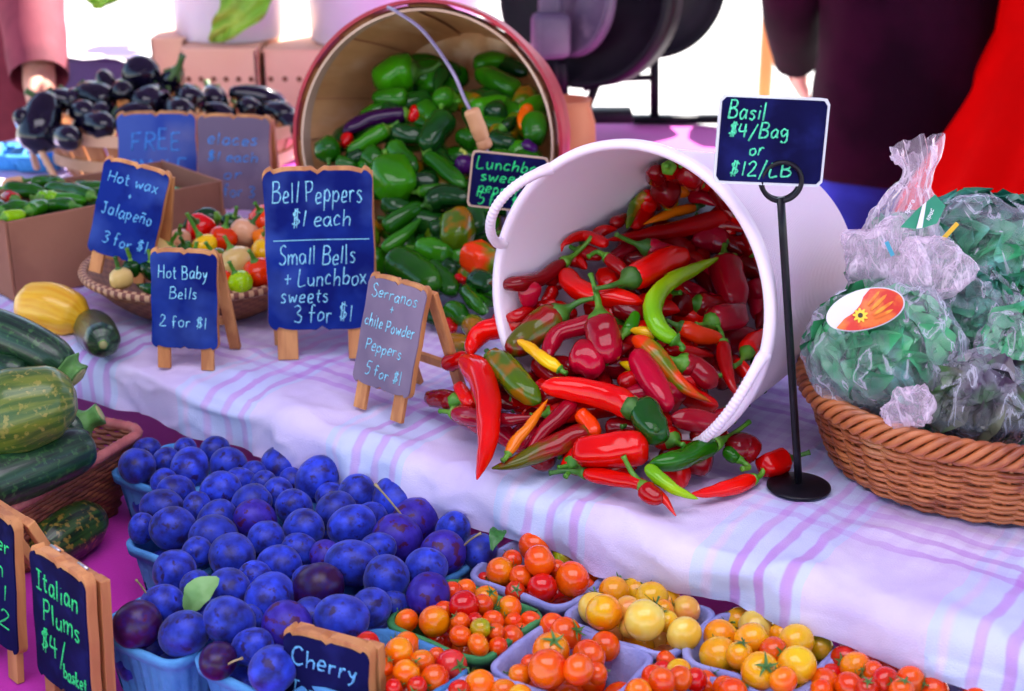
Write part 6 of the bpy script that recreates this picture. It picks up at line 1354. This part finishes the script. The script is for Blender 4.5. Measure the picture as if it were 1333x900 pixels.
obj('stand_frame',mb.mesh(),m_fan,fan)
# warm wooden jar-shaped block seen just right of the bushel
m_orj=mat('orange_terracotta',(.62,.20,.09),(.50,.13,.06),scale=6,rough=.6)
jc=Vector((X(738,2.2,.08),2.2,.0)); j=obj('terracotta_crock',MB().add(*loft([circ(a,z,48) for a,z in ((.030,0),(.038,.01),(.044,.07),(.042,.12),(.034,.145),(.036,.155),(.032,.155),(.028,.14))],capb=True,capt=True)).mesh(),m_orj); j.location=jc; tag(j,'blurred orange terracotta crock between the bushel basket and the tub','crock')
# blue pulp baskets far left on the table end
for i,(px,py) in enumerate(((12,226),(44,228))):
    q=P(px,py,0); o=obj('pulp_basket',pulp_mesh(60+i,.045,.045,.05),mat('bright_blue_pulp',(.05,.32,.72),rough=.8)); o.location=q+Vector((0,.05,.002)); o.scale=(1,1,.55); tag(o,'%s blurred blue basket behind the brown carton'%('leftmost' if i==0 else 'second from left'),'berry basket','blue baskets at the far left')
# folded white papers at the back left
m_pap=mat('white_paper',(.80,.78,.80),rough=.6); m_vio=mat('violet_crate_plastic',(.07,.035,.16),rough=.5)
cr_=Vector((X(110,2.9,.1),2.95,.012)); o=empty('violet_crate',cr_,'dark violet crate behind the eggplants, white paper on top','crate')
mb=MB(); mb.box((0,0,.045),(.20,.16,.09),bev=.006); obj('crate_body',mb.mesh(),m_vio,o,smooth=False)
mb=MB(); mb.tube([Vector((-.105,-.085,.088)),Vector((.105,-.085,.088))],.005,8); obj('crate_rim',mb.mesh(),m_vio,o)
rows=[[Vector((-.12+.26*i/12,-.10+.2*j/8,.094+.02*math.sin(i*.7)*(j/8)+.010*noise.noise(Vector((i*.4,j*.5,2)))-(.05*max(0,i/12-.62) if True else 0))) for i in range(13)] for j in range(9)]
mb=MB(); mb.add(*loft(rows,close=False)); mb.add(*loft([[p-Vector((0,0,.0008)) for p in r] for r in rows[::-1]],close=False)); pp=obj('paper_sheet',mb.mesh(),m_pap); pp.location=cr_; tag(pp,'white crumpled paper lying over the violet crate','paper')
# orange pole far behind
m_opole=mat('orange_pole_paint',(.72,.22,.05),rough=.5); q=P(1001,40,-.9); pl=PD(1001,20,5.2)
o=obj('orange_pole',MB().tube([Vector((0,0,0)),Vector((0,0,1.9))],.026,12).tube([Vector((0,0,1.9)),Vector((0,0,1.93))],.03,12).mesh(),m_opole); o.location=(pl.x,5.2,-.9); tag(o,'orange pole standing far behind the person in the dark jacket','pole')

# ---- people ---------------------------------------------------------------------------------------------------
m_skin=mat('skin',(.52,.24,.17),(.58,.28,.20),scale=6,rough=.5,sss=.15); m_hair=mat('dark_hair',(.02,.012,.01),rough=.5)
def skin_body(name,verts,edges,radii,m,parent=None,root=0,lv=2):
    me=bpy.data.meshes.new(name); me.from_pydata(verts,edges,[]); me.update(); o=bpy.data.objects.new(name,me); sc.collection.objects.link(o)
    md=o.modifiers.new('s','SKIN'); sv=me.skin_vertices[0].data
    for i,r in enumerate(radii): sv[i].radius=(r if hasattr(r,'__len__') else (r,r))
    sv[root].use_root=True; s2=o.modifiers.new('u','SUBSURF'); s2.levels=s2.render_levels=lv
    dg=bpy.context.evaluated_depsgraph_get(); ev=o.evaluated_get(dg); nm=bpy.data.meshes.new_from_object(ev); bpy.data.objects.remove(o); bpy.data.meshes.remove(me)
    return obj(name,nm,m,parent)
def hand_parts(wr,d,side,palm_n,curl=.5,s=1.0):
    """vertices, edges, radii of a hand: palm and five bent fingers, rooted at wrist wr pointing along d"""
    V=[wr];E=[];Rr=[.026*s]; d=d.normalized(); n_=palm_n.normalized(); sd=d.cross(n_).normalized()*side
    V.append(wr+d*.045*s); E.append((0,1)); Rr.append((.036*s,.018*s))
    for k,(o_,L) in enumerate(((-.028,.068),(-.009,.080),(.011,.075),(.030,.058))):
        b=wr+d*.085*s+sd*o_*s; i0=len(V); V.append(b); E.append((1,i0)); Rr.append(.0115*s); dd=d.copy(); p=b
        for q in range(3):
            dd=(dd+n_*curl*(.25+.25*q)).normalized(); p=p+dd*L*s*(.42-.06*q); V.append(p); E.append((len(V)-2,len(V)-1)); Rr.append((.0095-.001*q)*s)
    i0=len(V); t0=wr+d*.025*s-sd*.034*s+n_*.006; V.append(t0); E.append((1,i0)); Rr.append(.014*s)
    V.append(t0+(d*.6-sd*.8+n_*.3).normalized()*.035*s); E.append((i0,i0+1)); Rr.append(.011*s); V.append(V[-1]+(d-sd*.2+n_*.4).normalized()*.03*s); E.append((i0+1,i0+2)); Rr.append(.009*s)
    return V,E,Rr
def figure(label,base,yaw,h,larm,rarm,m_top,m_bot,kind,topname='jacket',botname='trousers',sleeve=1.0,curl=.5):
    """standing adult; base on the ground; arms given as (shoulder offset handled), elbow, wrist in local space"""
    r=empty('person',base,label,'person',rz=yaw); k=h/1.75
    V=[(0,0,.95),(0,0,1.10),(0,-.01,1.28),(0,.0,1.42),(0,.0,1.50),(0,-.01,1.57),(0,-.025,1.66),(0,-.02,1.73)]
    E=[(0,1),(1,2),(2,3),(3,4),(4,5),(5,6),(6,7)]; Rr=[(.15,.11),(.14,.10),(.16,.11),(.13,.09),(.055,.055),(.065,.075),(.078,.098),(.055,.07)]
    for s in (-1,1):
        i=len(V); V+=[(s*.09,0,.90),(s*.10,-.01,.50),(s*.10,.02,.10),(s*.105,-.02,.045),(s*.115,-.16,.03)]; E+=[(0,i),(i,i+1),(i+1,i+2),(i+2,i+3),(i+3,i+4)]; Rr+=[.095,.062,.042,.045,.035]
    hands=[]
    for s,(el,wrp) in ((1,larm),(-1,rarm)):
        i=len(V); sh=(s*.19,.0,1.40); V+=[sh,el,wrp]; E+=[(3,i),(i,i+1),(i+1,i+2)]; Rr+=[.058,.043,.028]
        w_=Vector(wrp); d=(w_-Vector(el)); v2,e2,r2=hand_parts(w_,d,s,Vector((-s*.6,-.5,-.2)) if abs(d.normalized().z)>.6 else Vector((0,0,-1)),curl)
        off=len(V)-1
        for a,b in e2: E.append((a+off,b+off))
        V+=[tuple(p) for p in v2[1:]]; Rr+=r2[1:]; hands.append((s,Vector(sh),Vector(el),w_))
    V=[tuple(c*k for c in v) for v in V]; Rr=[tuple(q*k for q in x) if hasattr(x,'__len__') else x*k for x in Rr]
    b=skin_body('body',V,E,Rr,m_skin,r)
    # face: eyes, nose ridge, mouth, ears as small shaped pieces
    mb=MB()
    for s in (-1,1): mb.tube([Vector((s*.030*k,-.108*k,1.665*k)),Vector((s*.030*k,-.118*k,1.665*k))],.008*k,8)
    obj('eyes',mb.mesh(),m_hair,b); mb=MB(); mb.tube(cr([Vector((0,-.108,1.68))*k,Vector((0,-.135,1.635))*k,Vector((0,-.112,1.625))*k],8),[.006,.009,.012,.014,.014,.012,.010,.006],8); obj('nose',mb.mesh(),m_skin,b)
    mb=MB(); mb.tube(cr([Vector((-.024,-.100,1.597))*k,Vector((0,-.111,1.595))*k,Vector((.024,-.100,1.597))*k],9),.005,6); obj('mouth',mb.mesh(),m_red,b)
    bm=bmesh.new(); bmesh.ops.create_icosphere(bm,subdivisions=4,radius=1)
    for v in bm.verts:
        d=v.co.normalized(); q=1+.05*noise.noise(d*5); v.co=Vector((d.x*.092*q,d.y*.112*q+.012,1.70+d.z*.088*q-(.0 if d.y<0 else .03*d.y)))*k
        if d.y<-.25 and d.z<.55: v.co=Vector((v.co.x*.85,v.co.y*.6,v.co.z+.01))
    me=bpy.data.meshes.new('hair'); bm.to_mesh(me); bm.free(); obj('hair',me,m_hair,b)
    # clothes
    def ov(cx,cy,a,bb,z,n=64,wob=.0,sd=0): return [Vector((cx+a*math.cos(2*math.pi*i/n)*(1+wob*noise.noise(Vector((math.cos(2*math.pi*i/n)*1.6,math.sin(2*math.pi*i/n)*1.6,z*5+sd)))),cy+bb*math.sin(2*math.pi*i/n)*(1+wob*noise.noise(Vector((math.cos(2*math.pi*i/n)*1.6+4,math.sin(2*math.pi*i/n)*1.6,z*5+sd)))),z))*k for i in range(n)]
    if kind=='dress':
        secs=[(.00,.50,.42,.06),(.0,.46,.38,.5),(.0,.40,.32,.78),(.0,.32,.24,.96),(.0,.262,.175,1.10),(.0,.25,.16,1.25),(.0,.205,.13,1.38),(.0,.13,.10,1.46),(.0,.075,.075,1.49)]
        rows=[]
        for i in range(len(secs)-1):
            for t in range(5):
                q=[a+(b_-a)*t/5 for a,b_ in zip(secs[i],secs[i+1])]; rw_=ov(0,q[0],q[1],q[2],q[3],192,.10 if q[3]<1 else .03,3); fo=.055*max(0,min(1,(1.12-q[3])/.4)); rows.append([Vector((p.x*(1+fo*math.sin(17*i_*2*math.pi/192+3*noise.noise(Vector((p.x*5,p.z*2,0))))),p.y*(1+fo*math.sin(17*i_*2*math.pi/192+3*noise.noise(Vector((p.x*5,p.z*2,0))))),p.z)) for i_,p in enumerate(rw_)])
        tp=obj(topname,MB().add(*loft(rows)).mesh(),m_top,r)
    else:
        secs=[(.0,.188,.150,.765),(.0,.190,.152,.80),(.0,.186,.148,.92),(.0,.176,.138,1.06),(.0,.182,.135,1.20),(.0,.205,.135,1.32),(.0,.200,.12,1.40),(.0,.13,.10,1.47),(.0,.075,.08,1.51)]
        rows=[ov(0,0,.176,.138,.775,96,.05,3)]
        for i in range(len(secs)-1):
            for t in range(5):
                q=[a+(b_-a)*t/5 for a,b_ in zip(secs[i],secs[i+1])]; rw_=ov(0,q[0],q[1],q[2],q[3],96,.055,3); rows.append([Vector((p.x,p.y,p.z))*1.0+Vector((p.x,p.y,0))*.045*(1-2*abs(noise.noise(Vector((p.x*6,p.y*6,p.z*14+p.x*9))))) for p in rw_])
        tp=obj(topname,MB().add(*loft(rows)).mesh(),m_top,r)
        V2=[(0,0,.93),(0,.0,.84)]; E2=[(0,1)]; R2=[(.165,.125),(.15,.12)]
        for s in (-1,1): i=len(V2); V2+=[(s*.092,0,.74),(s*.10,-.01,.50),(s*.10,.01,.08)]; E2+=[(1,i),(i,i+1),(i+1,i+2)]; R2+=[.102,.082,.068]
        skin_body(botname,[tuple(c*k for c in v) for v in V2],E2,[tuple(q*k for q in x) if hasattr(x,'__len__') else x*k for x in R2],m_bot,r)
        mb=MB()
        for s in (-1,1): mb.box(Vector((s*.108,-.07,.03))*k,(.095*k,.27*k,.075*k),bev=.02*k)
        obj('shoes',mb.mesh(),m_hair,r)
    for s,sh,el,w_ in hands:
        end=el.lerp(w_,sleeve); pts=cr([Vector((s*.12,0,1.42)),sh,el,end],30)
        obj('sleeve',MB().tube([p*k for p in pts],[(.085-.034*i/29)*k for i in range(30)],20,mod=lambda t,a:1+.07*noise.noise(Vector((math.cos(a)*2,math.sin(a)*2,t*9+s))),cap=False).mesh(),m_top,tp)
    return r
m_jack=mat('dark_maroon_jacket',(.026,.002,.014),(.013,.001,.008),spec=.08,scale=6,rough=.85,bump=.2,bscale=200); m_jean=mat('blue_jeans',(.018,.045,.52),(.010,.03,.36),scale=9,rough=.85,bump=.25,bscale=300); m_dress=mat('bright_red_dress_cloth',(.90,.001,.001),(.72,.001,.001),scale=4,rough=.8); m_dress.node_tree.nodes['Principled BSDF'].inputs['Specular IOR Level'].default_value=.1
def _tr(m,k):
    n=m.node_tree.nodes;L=m.node_tree.links;b=n['Principled BSDF']; t=n.new('ShaderNodeBsdfTranslucent'); mx=n.new('ShaderNodeMixShader'); mx.inputs[0].default_value=k
    L.new(b.inputs['Base Color'].links[0].from_socket,t.inputs[0]); L.new(b.outputs[0],mx.inputs[1]); L.new(t.outputs[0],mx.inputs[2]); L.new(mx.outputs[0],n['Material Output'].inputs[0])
_tr(m_dress,.5)
m_mar=mat('mauve_red_sleeve',(.16,.016,.035),(.26,.035,.06),scale=8,rough=.8); m_grey=mat('grey_trousers',(.09,.08,.12),rough=.8)
G0=-.9
figure('person in a dark maroon jacket and blue jeans, standing with their back to the stall',Vector((X(1178,2.98,.0),2.98,G0)),R(180),1.72,((.235,-.05,1.14),(.19,-.20,.97)),((-.31,.02,1.14),(-.30,-.10,.95)),m_jack,m_jean,'trousers',sleeve=1.04)
figure('person in a bright red dress at the right edge, behind the herb bags',Vector((X(1466,2.74,.0),2.74,G0)),R(150),1.68,((.19,-.12,1.14),(.04,-.26,1.10)),((-.17,-.14,1.15),(-.02,-.27,1.14)),m_dress,m_dress,'dress',topname='dress',sleeve=.5)
# the seller at the back left, reaching down towards the eggplants
lb=Vector((X(20,2.95,.2)-.12,2.98,G0))
def loc(p): v=Vector(p)-lb; return (v.x,v.y,v.z)
h1=PD(52,106,2.62); e1=PD(38,-40,2.80)
figure('person in a mauve red top at the left edge, reaching down to the eggplants',lb,0,1.75,(loc(e1),loc(h1)),((-.30,-.10,1.12),(-.26,-.22,1.0)),m_mar,m_grey,'trousers',topname='shirt',sleeve=.97,curl=.7)
